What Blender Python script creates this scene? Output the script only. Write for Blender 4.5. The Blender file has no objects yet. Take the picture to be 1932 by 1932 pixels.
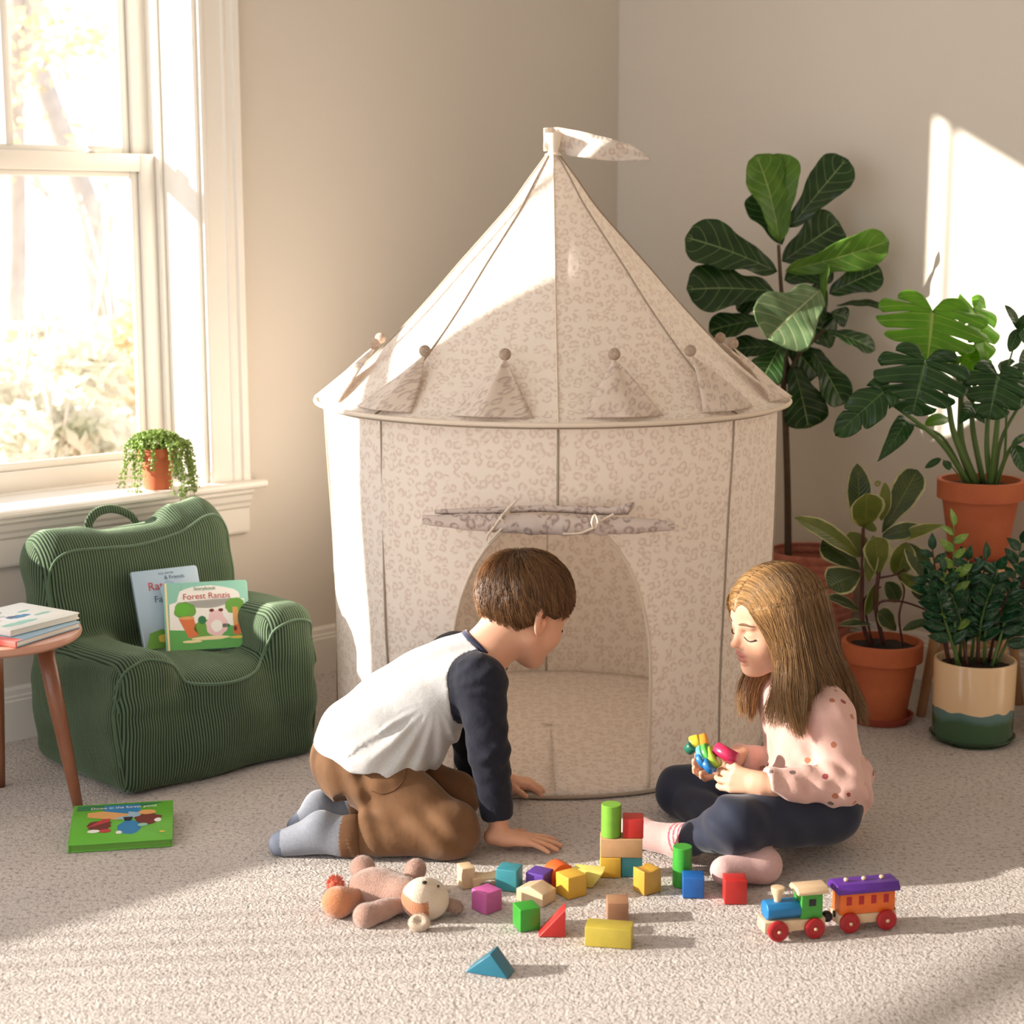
import bpy, bmesh, math, random
import numpy as np
from mathutils import Vector, Matrix, noise as mnoise
R = math.radians
sc = bpy.context.scene
col = sc.collection
# ---------------------------------------------------------------- camera
cam_d = bpy.data.cameras.new('camera'); cam = bpy.data.objects.new('camera', cam_d); col.objects.link(cam)
EYE = 1.25; FPX = 3200.0; PITCH = math.atan(546/3200)
cam.location = (0, 0, EYE); cam.rotation_euler = (R(90)-PITCH, 0, 0)
cam_d.sensor_width = 36; cam_d.lens = FPX/1932*36; cam_d.clip_start = .05; cam_d.clip_end = 200
cam_d.dof.use_dof = True; cam_d.dof.focus_distance = 3.45; cam_d.dof.aperture_fstop = 4.0
sc.camera = cam
# ---------------------------------------------------------------- daylight and exposure
SUN_AZ, SUN_EL = 6.0, 18.0        # travels towards +X, slightly away, and down
w = bpy.data.worlds.new('sky'); sc.world = w; w.use_nodes = True
wb = w.node_tree.nodes['Background']; wb.inputs[0].default_value = (.86, .92, 1.0, 1); wb.inputs[1].default_value = 1.35
sun_d = bpy.data.lights.new('sun', 'SUN'); sun = bpy.data.objects.new('sun', sun_d); col.objects.link(sun)
sun_d.energy = 13.0; sun_d.angle = R(.9); sun_d.color = (1.0, .93, .83)
_sd = Vector((math.cos(R(SUN_AZ))*math.cos(R(SUN_EL)), math.sin(R(SUN_AZ))*math.cos(R(SUN_EL)), -math.sin(R(SUN_EL))))
sun.rotation_euler = _sd.to_track_quat('-Z', 'Y').to_euler(); sun.location = (-6, 3, 5)
sc.view_settings.view_transform = 'Standard'; sc.view_settings.look = 'None'
sc.view_settings.gamma = 1; sc.view_settings.use_curve_mapping = False
sc.view_settings.exposure = 0.60
# ---------------------------------------------------------------- coordinates
_c, _s = math.cos(PITCH), math.sin(PITCH)
def at(px, py, Y):                # the place seen at a photo pixel, at depth Y
    a = (px-966)/FPX; b = (966-py)/FPX
    d = (a, _c+b*_s, -_s+b*_c); k = Y/d[1]
    return Vector((d[0]*k, Y, EYE+d[2]*k))
def onz(px, py, z=0.0):
    a = (px-966)/FPX; b = (966-py)/FPX
    d = (a, _c+b*_s, -_s+b*_c); k = (z-EYE)/d[2]
    return Vector((d[0]*k, d[1]*k, z))
CX, CY = .333, 5.449
def LW(s, d, z): return Vector((CX-.735*s+.678*d, CY-.678*s-.735*d, z))   # along the window wall, d into the room
def RW(t, d, z): return Vector((CX+.678*t-.735*d, CY-.735*t-.678*d, z))
# ---------------------------------------------------------------- objects
def tag(o, label=None, cat=None, group=None, kind=None):
    if label: o['label'] = label
    if cat: o['category'] = cat
    if group: o['group'] = group
    if kind: o['kind'] = kind
    return o
def empty(name, loc, label, cat, group=None, rz=0):
    o = bpy.data.objects.new(name, None); col.objects.link(o); o.location = loc; o.rotation_euler = (0, 0, rz)
    o.empty_display_size = .05
    bpy.context.view_layer.update()
    return tag(o, label, cat, group)
def link(name, me, mats, parent=None, smooth=True, world=True):
    o = bpy.data.objects.new(name, me); col.objects.link(o)
    if not isinstance(mats, (list, tuple)): mats = [mats]
    for m in mats: me.materials.append(m)
    if smooth: me.polygons.foreach_set('use_smooth', [True]*len(me.polygons))
    if parent is not None:
        o.parent = parent
        if world:                          # vertices were given in room coordinates
            M = Matrix.Identity(4); p = parent
            while p is not None: M = p.matrix_basis.inverted() @ M if False else M; p = p.parent
            o.matrix_parent_inverse = parent_world(parent).inverted()
    return o
def parent_world(p):
    M = Matrix.Identity(4)
    while p is not None:
        M = p.matrix_parent_inverse @ p.matrix_basis @ M if p.parent else p.matrix_basis @ M
        p = p.parent
    return M
def meshof(verts, faces, name='mesh'):
    me = bpy.data.meshes.new(name); me.from_pydata([tuple(v) for v in verts], [], [tuple(f) for f in faces]); me.update(); return me
class MB:                                  # collects shapes for ONE mesh
    def __init__(s): s.v = []; s.f = []; s.mi = []; s.uv = None; s.cur = 0
    def add(s, vs, fs):
        n = len(s.v); s.v += [Vector(v) for v in vs]; s.f += [tuple(i+n for i in f) for f in fs]; s.mi += [s.cur]*len(fs); return s
    def box8(s, P):
        return s.add(P, [(0,3,2,1),(4,5,6,7),(0,1,5,4),(1,2,6,5),(2,3,7,6),(3,0,4,7)])
    def fbox(s, fr, a0, a1, d0, d1, z0, z1):   # box in a wall's own frame
        P = [fr(a0,d0,z0), fr(a1,d0,z0), fr(a1,d1,z0), fr(a0,d1,z0), fr(a0,d0,z1), fr(a1,d0,z1), fr(a1,d1,z1), fr(a0,d1,z1)]
        return s.box8(P)
    def box(s, c, h, M=None):
        c = Vector(c); P = []
        for z in (-1, 1):
            for x, y in ((-1,-1),(1,-1),(1,1),(-1,1)):
                v = Vector((x*h[0], y*h[1], z*h[2])); P.append(c + (M @ v if M else v))
        return s.box8(P)
    def prism(s, poly, fn0, fn1):          # poly: 2D points, mapped by two functions to the two end faces
        n = len(poly); P = [fn0(*p) for p in poly]+[fn1(*p) for p in poly]
        return s.add(P, [tuple(range(n))[::-1], tuple(range(n, 2*n))]+[(i,(i+1)%n,n+(i+1)%n,n+i) for i in range(n)])
    def lathe(s, c, prof, n=48, ax=None, cap=True):
        c = Vector(c); M = ax or Matrix.Identity(3); P = []; k = len(prof)
        for r, z in prof:
            for i in range(n):
                a = 2*math.pi*i/n; P.append(c + M @ Vector((r*math.cos(a), r*math.sin(a), z)))
        F = [(j*n+i, j*n+(i+1)%n, (j+1)*n+(i+1)%n, (j+1)*n+i) for j in range(k-1) for i in range(n)]
        if cap: F += [tuple(range(n))[::-1], tuple(range((k-1)*n, k*n))]
        return s.add(P, F)
    def tube(s, pts, rad, n=8, cap=True, flat=None):
        pts = [Vector(p) for p in pts]; m = len(pts)
        if not hasattr(rad, '__len__'): rad = [rad]*m
        P = []; up = None
        for i, p in enumerate(pts):
            t = (pts[min(i+1, m-1)]-pts[max(i-1, 0)]).normalized()
            if up is None:
                up = Vector((0,0,1)) if abs(t.z) < .9 else Vector((1,0,0))
                if flat is not None: up = Vector(flat)
            a = (up - t*up.dot(t)).normalized(); b = t.cross(a); up = a
            for j in range(n):
                q = 2*math.pi*j/n
                k = .35 if flat is not None else 1
                P.append(p + a*math.cos(q)*rad[i]*k + b*math.sin(q)*rad[i])
        F = [(i*n+j, i*n+(j+1)%n, (i+1)*n+(j+1)%n, (i+1)*n+j) for i in range(m-1) for j in range(n)]
        if cap: F += [tuple(range(n))[::-1], tuple(range((m-1)*n, m*n))]
        return s.add(P, F)
    def ball(s, c, r, nu=16, nv=10, M=None, sc3=(1,1,1)):
        c = Vector(c); P = [Vector((0,0,-r))]
        for j in range(1, nv):
            t = math.pi*j/nv
            for i in range(nu):
                a = 2*math.pi*i/nu; P.append(Vector((r*math.sin(t)*math.cos(a), r*math.sin(t)*math.sin(a), -r*math.cos(t))))
        P.append(Vector((0,0,r))); q = len(P)-1
        P = [c + ((M @ Vector((v.x*sc3[0], v.y*sc3[1], v.z*sc3[2]))) if M else Vector((v.x*sc3[0], v.y*sc3[1], v.z*sc3[2]))) for v in P]
        F = [(0, 1+(i+1)%nu, 1+i) for i in range(nu)] + [(q, q-nu+i, q-nu+(i+1)%nu) for i in range(nu)]
        F += [(1+j*nu+i, 1+j*nu+(i+1)%nu, 1+(j+1)*nu+(i+1)%nu, 1+(j+1)*nu+i) for j in range(nv-2) for i in range(nu)]
        return s.add(P, F)
    def build(s, name, mats, parent=None, smooth=False, bevel=0, seg=2, auto=None):
        me = meshof(s.v, s.f, name)
        if any(s.mi): me.polygons.foreach_set('material_index', s.mi)
        bm = bmesh.new(); bm.from_mesh(me)
        bmesh.ops.recalc_face_normals(bm, faces=bm.faces)
        if bevel:
            es = [e for e in bm.edges if len(e.link_faces) == 2 and e.calc_face_angle(0) > .5]
            bmesh.ops.bevel(bm, geom=es, offset=bevel, segments=seg, affect='EDGES', profile=.6)
        if auto is not None:
            for e in bm.edges:
                e.smooth = not (len(e.link_faces) == 2 and e.calc_face_angle(0) > auto)
        bm.to_mesh(me); bm.free()
        return link(name, me, mats, parent, smooth or auto is not None or bool(bevel))
def spline(pts, n):                        # Catmull-Rom through points
    P = [Vector(p) for p in pts]; P = [2*P[0]-P[1]]+P+[2*P[-1]-P[-2]]; out = []
    m = len(P)-3
    for k in range(n+1):
        u = k/n*m; i = min(int(u), m-1); t = u-i
        a, b, c, d = P[i:i+4]
        out.append(.5*((2*b)+(c-a)*t+(2*a-5*b+4*c-d)*t*t+(3*b-a-3*c+d)*t**3))
    return out
def lerp(a, b, t): return a+(b-a)*t
def interp(x, xs, ys): return float(np.interp(x, xs, ys))
# ---------------------------------------------------------------- sculpting fields
class Vol:
    def __init__(s, lo, hi, h):
        s.h = h; s.lo = np.array(lo, float); n = np.ceil((np.array(hi)-s.lo)/h).astype(int)+1
        s.F = np.full(n, 1.0, np.float32); s.n = n
    def sub(s, lo, hi):
        a = np.clip(np.floor((np.array(lo)-s.lo)/s.h).astype(int), 0, s.n); b = np.clip(np.ceil((np.array(hi)-s.lo)/s.h).astype(int)+1, 0, s.n)
        ax = [(s.lo[i]+s.h*np.arange(a[i], b[i])).astype(np.float32) for i in range(3)]
        return tuple(slice(a[i], b[i]) for i in range(3)), (ax[0][:,None,None], ax[1][None,:,None], ax[2][None,None,:])
    def put(s, prim, k=.01, op='u'):
        f, lo, hi = prim; pad = k+4*s.h
        sl, P = s.sub(np.array(lo)-pad, np.array(hi)+pad)
        A = s.F[sl]
        if A.size == 0: return s
        B = f(P).astype(np.float32)
        if op == 'u':
            hh = np.maximum(k-np.abs(A-B), 0)/k; s.F[sl] = np.minimum(A, B)-hh*hh*k*.25
        elif op == 's':
            B = -B; hh = np.maximum(k-np.abs(A-B), 0)/k; s.F[sl] = np.maximum(A, B)+hh*hh*k*.25
        return s
    def cut(s, fn):                        # keep where fn(P) < 0
        P = tuple(np.ix_(*[(s.lo[i]+s.h*np.arange(s.n[i])).astype(np.float32) for i in range(3)]))
        s.F = np.maximum(s.F, fn(P).astype(np.float32)); return s
    def warp(s, fn):
        P = tuple(np.ix_(*[(s.lo[i]+s.h*np.arange(s.n[i])).astype(np.float32) for i in range(3)]))
        s.F = s.F+fn(P).astype(np.float32); return s
    def nets(s):
        F = s.F; S = F < 0; n = s.n
        cnt = np.zeros(n-1, np.uint8)
        for dx in (0,1):
            for dy in (0,1):
                for dz in (0,1): cnt += S[dx:n[0]-1+dx, dy:n[1]-1+dy, dz:n[2]-1+dz]
        act = (cnt > 0) & (cnt < 8); I = np.argwhere(act); N = len(I)
        idx = np.full(n-1, -1, np.int64); idx[act] = np.arange(N)
        corner = {}
        for dx in (0,1):
            for dy in (0,1):
                for dz in (0,1): corner[dx,dy,dz] = F[I[:,0]+dx, I[:,1]+dy, I[:,2]+dz].astype(float)
        acc = np.zeros((N,3)); c = np.zeros(N)
        for ax in range(3):
            o = [i for i in range(3) if i != ax]
            for u in (0,1):
                for v in (0,1):
                    p = [0,0,0]; p[o[0]] = u; p[o[1]] = v; q = list(p); q[ax] = 1
                    a = corner[tuple(p)]; b = corner[tuple(q)]; m = (a < 0) != (b < 0)
                    t = np.where(m, a/np.where(m, a-b, 1), 0); pt = np.tile(np.array(p, float), (N,1)); pt[:,ax] = t
                    acc[m] += pt[m]; c[m] += 1
        V = (I+acc/c[:,None])*s.h+s.lo
        Q = []
        for ax in range(3):
            o = [(ax+1)%3, (ax+2)%3]
            sl0 = [slice(None)]*3; sl1 = [slice(None)]*3; sl0[ax] = slice(0,-1); sl1[ax] = slice(1,None)
            a = S[tuple(sl0)]; b = S[tuple(sl1)]; E = np.argwhere(a != b)
            E = E[(E[:,o[0]] > 0) & (E[:,o[1]] > 0) & (E[:,o[0]] < n[o[0]]-1) & (E[:,o[1]] < n[o[1]]-1)]
            fl = a[E[:,0],E[:,1],E[:,2]]
            d0 = np.zeros(3,int); d0[o[0]] = 1; d1 = np.zeros(3,int); d1[o[1]] = 1
            g = lambda X: idx[X[:,0],X[:,1],X[:,2]]
            q = np.stack([g(E-d0-d1), g(E-d1), g(E), g(E-d0)], 1)
            q[~fl] = q[~fl][:, ::-1]; Q.append(q)
        return V, np.concatenate(Q)
    def build(s, name, mats, parent=None, smooth=2, colf=None, matf=None, post=None):
        V, Q = s.nets()
        for _ in range(smooth):            # light relaxation
            A = np.zeros_like(V); c = np.zeros(len(V))
            for i in range(4):
                a, b = Q[:,i], Q[:,(i+1)%4]
                np.add.at(A, a, V[b]); np.add.at(c, a, 1)
                np.add.at(A, b, V[a]); np.add.at(c, b, 1)
            V = V*.5+A/np.maximum(c,1)[:,None]*.5
        if post: V = post(V)
        me = bpy.data.meshes.new(name)
        me.vertices.add(len(V)); me.vertices.foreach_set('co', V.astype(np.float32).ravel())
        me.loops.add(len(Q)*4); me.loops.foreach_set('vertex_index', Q.astype(np.int32).ravel())
        me.polygons.add(len(Q)); me.polygons.foreach_set('loop_start', np.arange(0, len(Q)*4, 4, dtype=np.int32))
        me.update(calc_edges=True); me.validate()
        o = link(name, me, mats, parent)
        if matf is not None:
            C = V[Q].mean(1); me.polygons.foreach_set('material_index', matf(C).astype(np.int32))
        if colf is not None:
            ca = me.color_attributes.new('tint', 'FLOAT_COLOR', 'POINT')
            ca.data.foreach_set('color', np.c_[colf(V), np.ones(len(V))].astype(np.float32).ravel())
        return o
def _rot(P, c, M):
    x, y, z = P[0]-c[0], P[1]-c[1], P[2]-c[2]
    if M is None: return x, y, z
    return tuple(x*M[0][i]+y*M[1][i]+z*M[2][i] for i in range(3))     # M's columns are the local axes
def rc(a, b, r1, r2=None):
    r2 = r1 if r2 is None else r2; a = np.array(a, float); b = np.array(b, float); d = b-a; L = max(float(d@d), 1e-9)
    def f(P):
        x, y, z = P[0]-a[0], P[1]-a[1], P[2]-a[2]
        t = np.clip((x*d[0]+y*d[1]+z*d[2])/L, 0, 1)
        return np.sqrt((x-t*d[0])**2+(y-t*d[1])**2+(z-t*d[2])**2)-(r1+(r2-r1)*t)
    r = max(r1, r2); return f, np.minimum(a,b)-r, np.maximum(a,b)+r
def el(c, r, M=None):
    c = np.array(c, float); r = tuple(r)
    def f(P):
        x, y, z = _rot(P, c, M)
        k0 = np.sqrt((x/r[0])**2+(y/r[1])**2+(z/r[2])**2); k1 = np.sqrt((x/r[0]**2)**2+(y/r[1]**2)**2+(z/r[2]**2)**2)
        return k0*(k0-1)/np.maximum(k1, 1e-6)
    m = max(r) if M is not None else np.array(r); return f, c-m, c+m
def rb(c, h, rad, M=None):
    c = np.array(c, float)
    def f(P):
        q = [np.abs(v)-(h[i]-rad) for i, v in enumerate(_rot(P, c, M))]
        return np.sqrt(sum(np.maximum(v,0)**2 for v in q))+np.minimum(np.maximum(np.maximum(q[0],q[1]),q[2]),0)-rad
    m = float(np.linalg.norm(h)); return f, c-m, c+m
# ---------------------------------------------------------------- materials
def mat(name, base, rough=.6, var=None, bump=None, sheen=0, trans=0, coat=0, spec=.5, attr=None, c2=None, metal=0, sss=0, tcol=None, waves=None):
    m = bpy.data.materials.new(name); m.use_nodes = True; nt = m.node_tree; N = nt.nodes; L = nt.links
    p = N['Principled BSDF']; out = N['Material Output']
    p.inputs['Base Color'].default_value = (*base, 1); p.inputs['Roughness'].default_value = rough
    p.inputs['Specular IOR Level'].default_value = spec; p.inputs['Metallic'].default_value = metal
    if sheen: p.inputs['Sheen Weight'].default_value = sheen; p.inputs['Sheen Roughness'].default_value = .4
    if coat: p.inputs['Coat Weight'].default_value = coat; p.inputs['Coat Roughness'].default_value = .15
    if sss: p.inputs['Subsurface Weight'].default_value = sss; p.inputs['Subsurface Radius'].default_value = (.02, .008, .005); p.inputs['Subsurface Scale'].default_value = .5
    tc = N.new('ShaderNodeTexCoord'); csrc = None
    if attr:
        at_ = N.new('ShaderNodeAttribute'); at_.attribute_name = attr; csrc = at_.outputs['Color']
    if var:
        nz = N.new('ShaderNodeTexNoise'); nz.inputs['Scale'].default_value = var[0]; nz.inputs['Detail'].default_value = 6
        L.new(tc.outputs['Object'], nz.inputs['Vector'])
        mp = N.new('ShaderNodeMapRange'); mp.inputs[1].default_value = .3; mp.inputs[2].default_value = .7
        L.new(nz.outputs['Fac'], mp.inputs[0])
        mx = N.new('ShaderNodeMix'); mx.data_type = 'RGBA'
        a = mx.inputs[6]; b = mx.inputs[7]
        if csrc is not None:
            hs = N.new('ShaderNodeHueSaturation'); hs.inputs['Value'].default_value = 1-var[1]; L.new(csrc, hs.inputs['Color'])
            L.new(csrc, a); L.new(hs.outputs[0], b)
        else:
            a.default_value = (*base, 1); b.default_value = (*(c2 or [v*(1-var[1]) for v in base]), 1)
        L.new(mp.outputs[0], mx.inputs[0]); csrc = mx.outputs[2]
    if csrc is not None: L.new(csrc, p.inputs['Base Color'])
    if bump:
        bz = N.new('ShaderNodeTexNoise'); bz.inputs['Scale'].default_value = bump[0]; bz.inputs['Detail'].default_value = 4
        L.new(tc.outputs['Object'], bz.inputs['Vector'])
        bp = N.new('ShaderNodeBump'); bp.inputs['Strength'].default_value = bump[1]; bp.inputs['Distance'].default_value = bump[2]
        L.new(bz.outputs['Fac'], bp.inputs['Height']); L.new(bp.outputs[0], p.inputs['Normal'])
    if trans:
        t = N.new('ShaderNodeBsdfTranslucent'); ms = N.new('ShaderNodeMixShader'); ms.inputs[0].default_value = trans
        t.inputs[0].default_value = (*(tcol or base), 1)
        if csrc is not None and not tcol: L.new(csrc, t.inputs[0])
        L.new(p.outputs[0], ms.inputs[1]); L.new(t.outputs[0], ms.inputs[2]); L.new(ms.outputs[0], out.inputs[0])
    return m
def srgb(r, g, b):
    f = lambda v: (v/255/12.92) if v/255 <= .04045 else ((v/255+.055)/1.055)**2.4
    return (f(r), f(g), f(b))
# ================================================================ the room
M_wall = mat('wall_paint', srgb(222,213,200), .75, var=(1.2,.03), bump=(180,.06,.002))
M_trim = mat('trim_paint', srgb(240,234,224), .35, var=(3,.02))
M_ceil = mat('ceiling_paint', srgb(230,226,218), .9)
def carpet():
    m = bpy.data.materials.new('carpet'); m.use_nodes = True; nt = m.node_tree; N = nt.nodes; L = nt.links; p = N['Principled BSDF']
    p.inputs['Roughness'].default_value = 1; p.inputs['Specular IOR Level'].default_value = .05
    p.inputs['Sheen Weight'].default_value = .25
    tc = N.new('ShaderNodeTexCoord')
    v = N.new('ShaderNodeTexVoronoi'); v.inputs['Scale'].default_value = 150; v.feature = 'SMOOTH_F1'; v.inputs['Smoothness'].default_value = .4
    wn = N.new('ShaderNodeTexNoise'); wn.inputs['Scale'].default_value = 60; wn.inputs['Detail'].default_value = 3
    mxv = N.new('ShaderNodeMix'); mxv.data_type = 'VECTOR'; mxv.inputs[0].default_value = .02
    L.new(tc.outputs['Object'], wn.inputs['Vector']); L.new(tc.outputs['Object'], mxv.inputs[4]); L.new(wn.outputs['Color'], mxv.inputs[5])
    L.new(mxv.outputs[1], v.inputs['Vector'])
    n2 = N.new('ShaderNodeTexNoise'); n2.inputs['Scale'].default_value = 95; n2.inputs['Detail'].default_value = 5; n2.inputs['Roughness'].default_value = .7
    L.new(tc.outputs['Object'], n2.inputs['Vector'])
    n3 = N.new('ShaderNodeTexNoise'); n3.inputs['Scale'].default_value = 5; n3.inputs['Detail'].default_value = 4
    L.new(tc.outputs['Object'], n3.inputs['Vector'])
    inv = N.new('ShaderNodeMath'); inv.operation = 'SUBTRACT'; inv.inputs[0].default_value = 1; L.new(v.outputs['Distance'], inv.inputs[1])
    mu = N.new('ShaderNodeMath'); mu.operation = 'MULTIPLY_ADD'; mu.inputs[1].default_value = 1.6; L.new(n2.outputs['Fac'], mu.inputs[0]); L.new(inv.outputs[0], mu.inputs[2])
    bp = N.new('ShaderNodeBump'); bp.inputs['Strength'].default_value = .75; bp.inputs['Distance'].default_value = .006
    L.new(mu.outputs[0], bp.inputs['Height']); L.new(bp.outputs[0], p.inputs['Normal'])
    r = N.new('ShaderNodeValToRGB'); e = r.color_ramp.elements
    e[0].position = .28; e[0].color = (*srgb(120,104,92), 1); e[1].position = .5; e[1].color = (*srgb(216,205,198), 1)
    L.new(n2.outputs['Fac'], r.inputs[0])
    mp = N.new('ShaderNodeMapRange'); mp.inputs[3].default_value = .84; mp.inputs[4].default_value = 1.08; L.new(n3.outputs['Fac'], mp.inputs[0])
    hv = N.new('ShaderNodeHueSaturation'); L.new(r.outputs[0], hv.inputs['Color']); L.new(mp.outputs[0], hv.inputs['Value'])
    L.new(hv.outputs[0], p.inputs['Base Color'])
    return m
M_carpet = carpet()
SHEER0 = 3.24; LEN_L, LEN_R, HT = 7.2, 5.2, 2.62
W1 = (1.536, 3.02); W2 = (3.24, 6.6); ZS, ZH = .567, 2.36; TH = .20
# floor and ceiling follow the two walls and run back past the camera
fl = MB(); P = [LW(0,-TH,0)+Vector((0,0,0)), LW(LEN_L,0,0), (-4.2,-.6,0), (4.2,-.6,0), RW(LEN_R,0,0)]
P = [RW(0,0,0), LW(LEN_L,0,0), Vector((-4.96,-.6,0)), Vector((4.2,-.6,0)), RW(LEN_R,0,0)]
n = len(P); fl.add([p for p in P]+[p-Vector((0,0,.08)) for p in P], [tuple(range(n)), tuple(range(n,2*n))[::-1]]+[(i,n+i,n+(i+1)%n,(i+1)%n) for i in range(n)])
tag(fl.build('floor', M_carpet), kind='structure')
ce = MB(); Q = [p+Vector((0,0,HT)) for p in P]
ce.add([p for p in Q]+[p+Vector((0,0,.1)) for p in Q], [tuple(range(n))[::-1], tuple(range(n,2*n))]+[(i,n+i,n+(i+1)%n,(i+1)%n) for i in range(n)])
tag(ce.build('ceiling', M_ceil), kind='structure')
wl = MB()
for a, b, z0, z1 in ((-TH, W1[0], 0, HT), (W1[1], W2[0], 0, HT), (W2[1], LEN_L, 0, HT), (W1[0], W1[1], 0, ZS), (W1[0], W1[1], ZH, HT), (W2[0], W2[1], 0, ZS), (W2[0], W2[1], ZH, HT)):
    wl.fbox(LW, a, b, -TH, 0, z0, z1)
tag(wl.build('wall_left', M_wall), kind='structure')
wr = MB(); wr.fbox(RW, 0, LEN_R, -TH, 0, 0, HT)
tag(wr.build('wall_right', M_wall), kind='structure')
wk = MB()                                  # unseen wall behind the camera, added to cut fill light; left stays open
Z_ = Vector((0,0,1))
def slab(m, a, b, h=HT, t=.12):
    a, b = Vector(a), Vector(b); n_ = Vector((b-a)).cross(Z_).normalized()*t; m.box8([a, b, b+n_, a+n_, a+Z_*h, b+Z_*h, b+n_+Z_*h, a+n_+Z_*h])
slab(wk, (-1.2,-.6,0), (4.2,-.6,0)); slab(wk, (4.2,-.6,0), RW(LEN_R,0,0))
tag(wk.build('fill_block_wall', M_wall), kind='structure')
def profile_run(fr, a0, a1, prof):         # prof: (d, z) outline swept along a wall
    m = MB(); m.prism(prof, lambda d, z: fr(a0, d, z), lambda d, z: fr(a1, d, z)); return m
base_prof = [(0,0),(.016,0),(.016,.098),(.013,.102),(.013,.108),(.010,.112),(.009,.124),(.004,.132),(0,.132)]
tag(profile_run(LW, .0, LEN_L, base_prof).build('baseboard_left', M_trim), kind='structure')
tag(profile_run(RW, .0, LEN_R, base_prof).build('baseboard_right', M_trim), kind='structure')
# ---- windows
M_glass = bpy.data.materials.new('window_glass'); M_glass.use_nodes = True
_nt = M_glass.node_tree; _nt.nodes.remove(_nt.nodes['Principled BSDF'])
_t = _nt.nodes.new('ShaderNodeBsdfTransparent'); _g = _nt.nodes.new('ShaderNodeBsdfGlossy'); _g.inputs['Roughness'].default_value = .02
_f = _nt.nodes.new('ShaderNodeLayerWeight'); _p = _nt.nodes.new('ShaderNodeMath'); _p.operation = 'POWER'; _p.inputs[1].default_value = 3.5
_q = _nt.nodes.new('ShaderNodeMath'); _q.operation = 'MULTIPLY_ADD'; _q.inputs[1].default_value = .5; _q.inputs[2].default_value = .04; _m = _nt.nodes.new('ShaderNodeMixShader')
_nt.links.new(_f.outputs['Facing'], _p.inputs[0]); _nt.links.new(_p.outputs[0], _q.inputs[0]); _nt.links.new(_q.outputs[0], _m.inputs[0]); _nt.links.new(_t.outputs[0], _m.inputs[1]); _nt.links.new(_g.outputs[0], _m.inputs[2]); _nt.links.new(_m.outputs[0], _nt.nodes['Material Output'].inputs[0])
M_metal = mat('brushed_metal', (.75,.73,.7), .3, metal=1)
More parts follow.
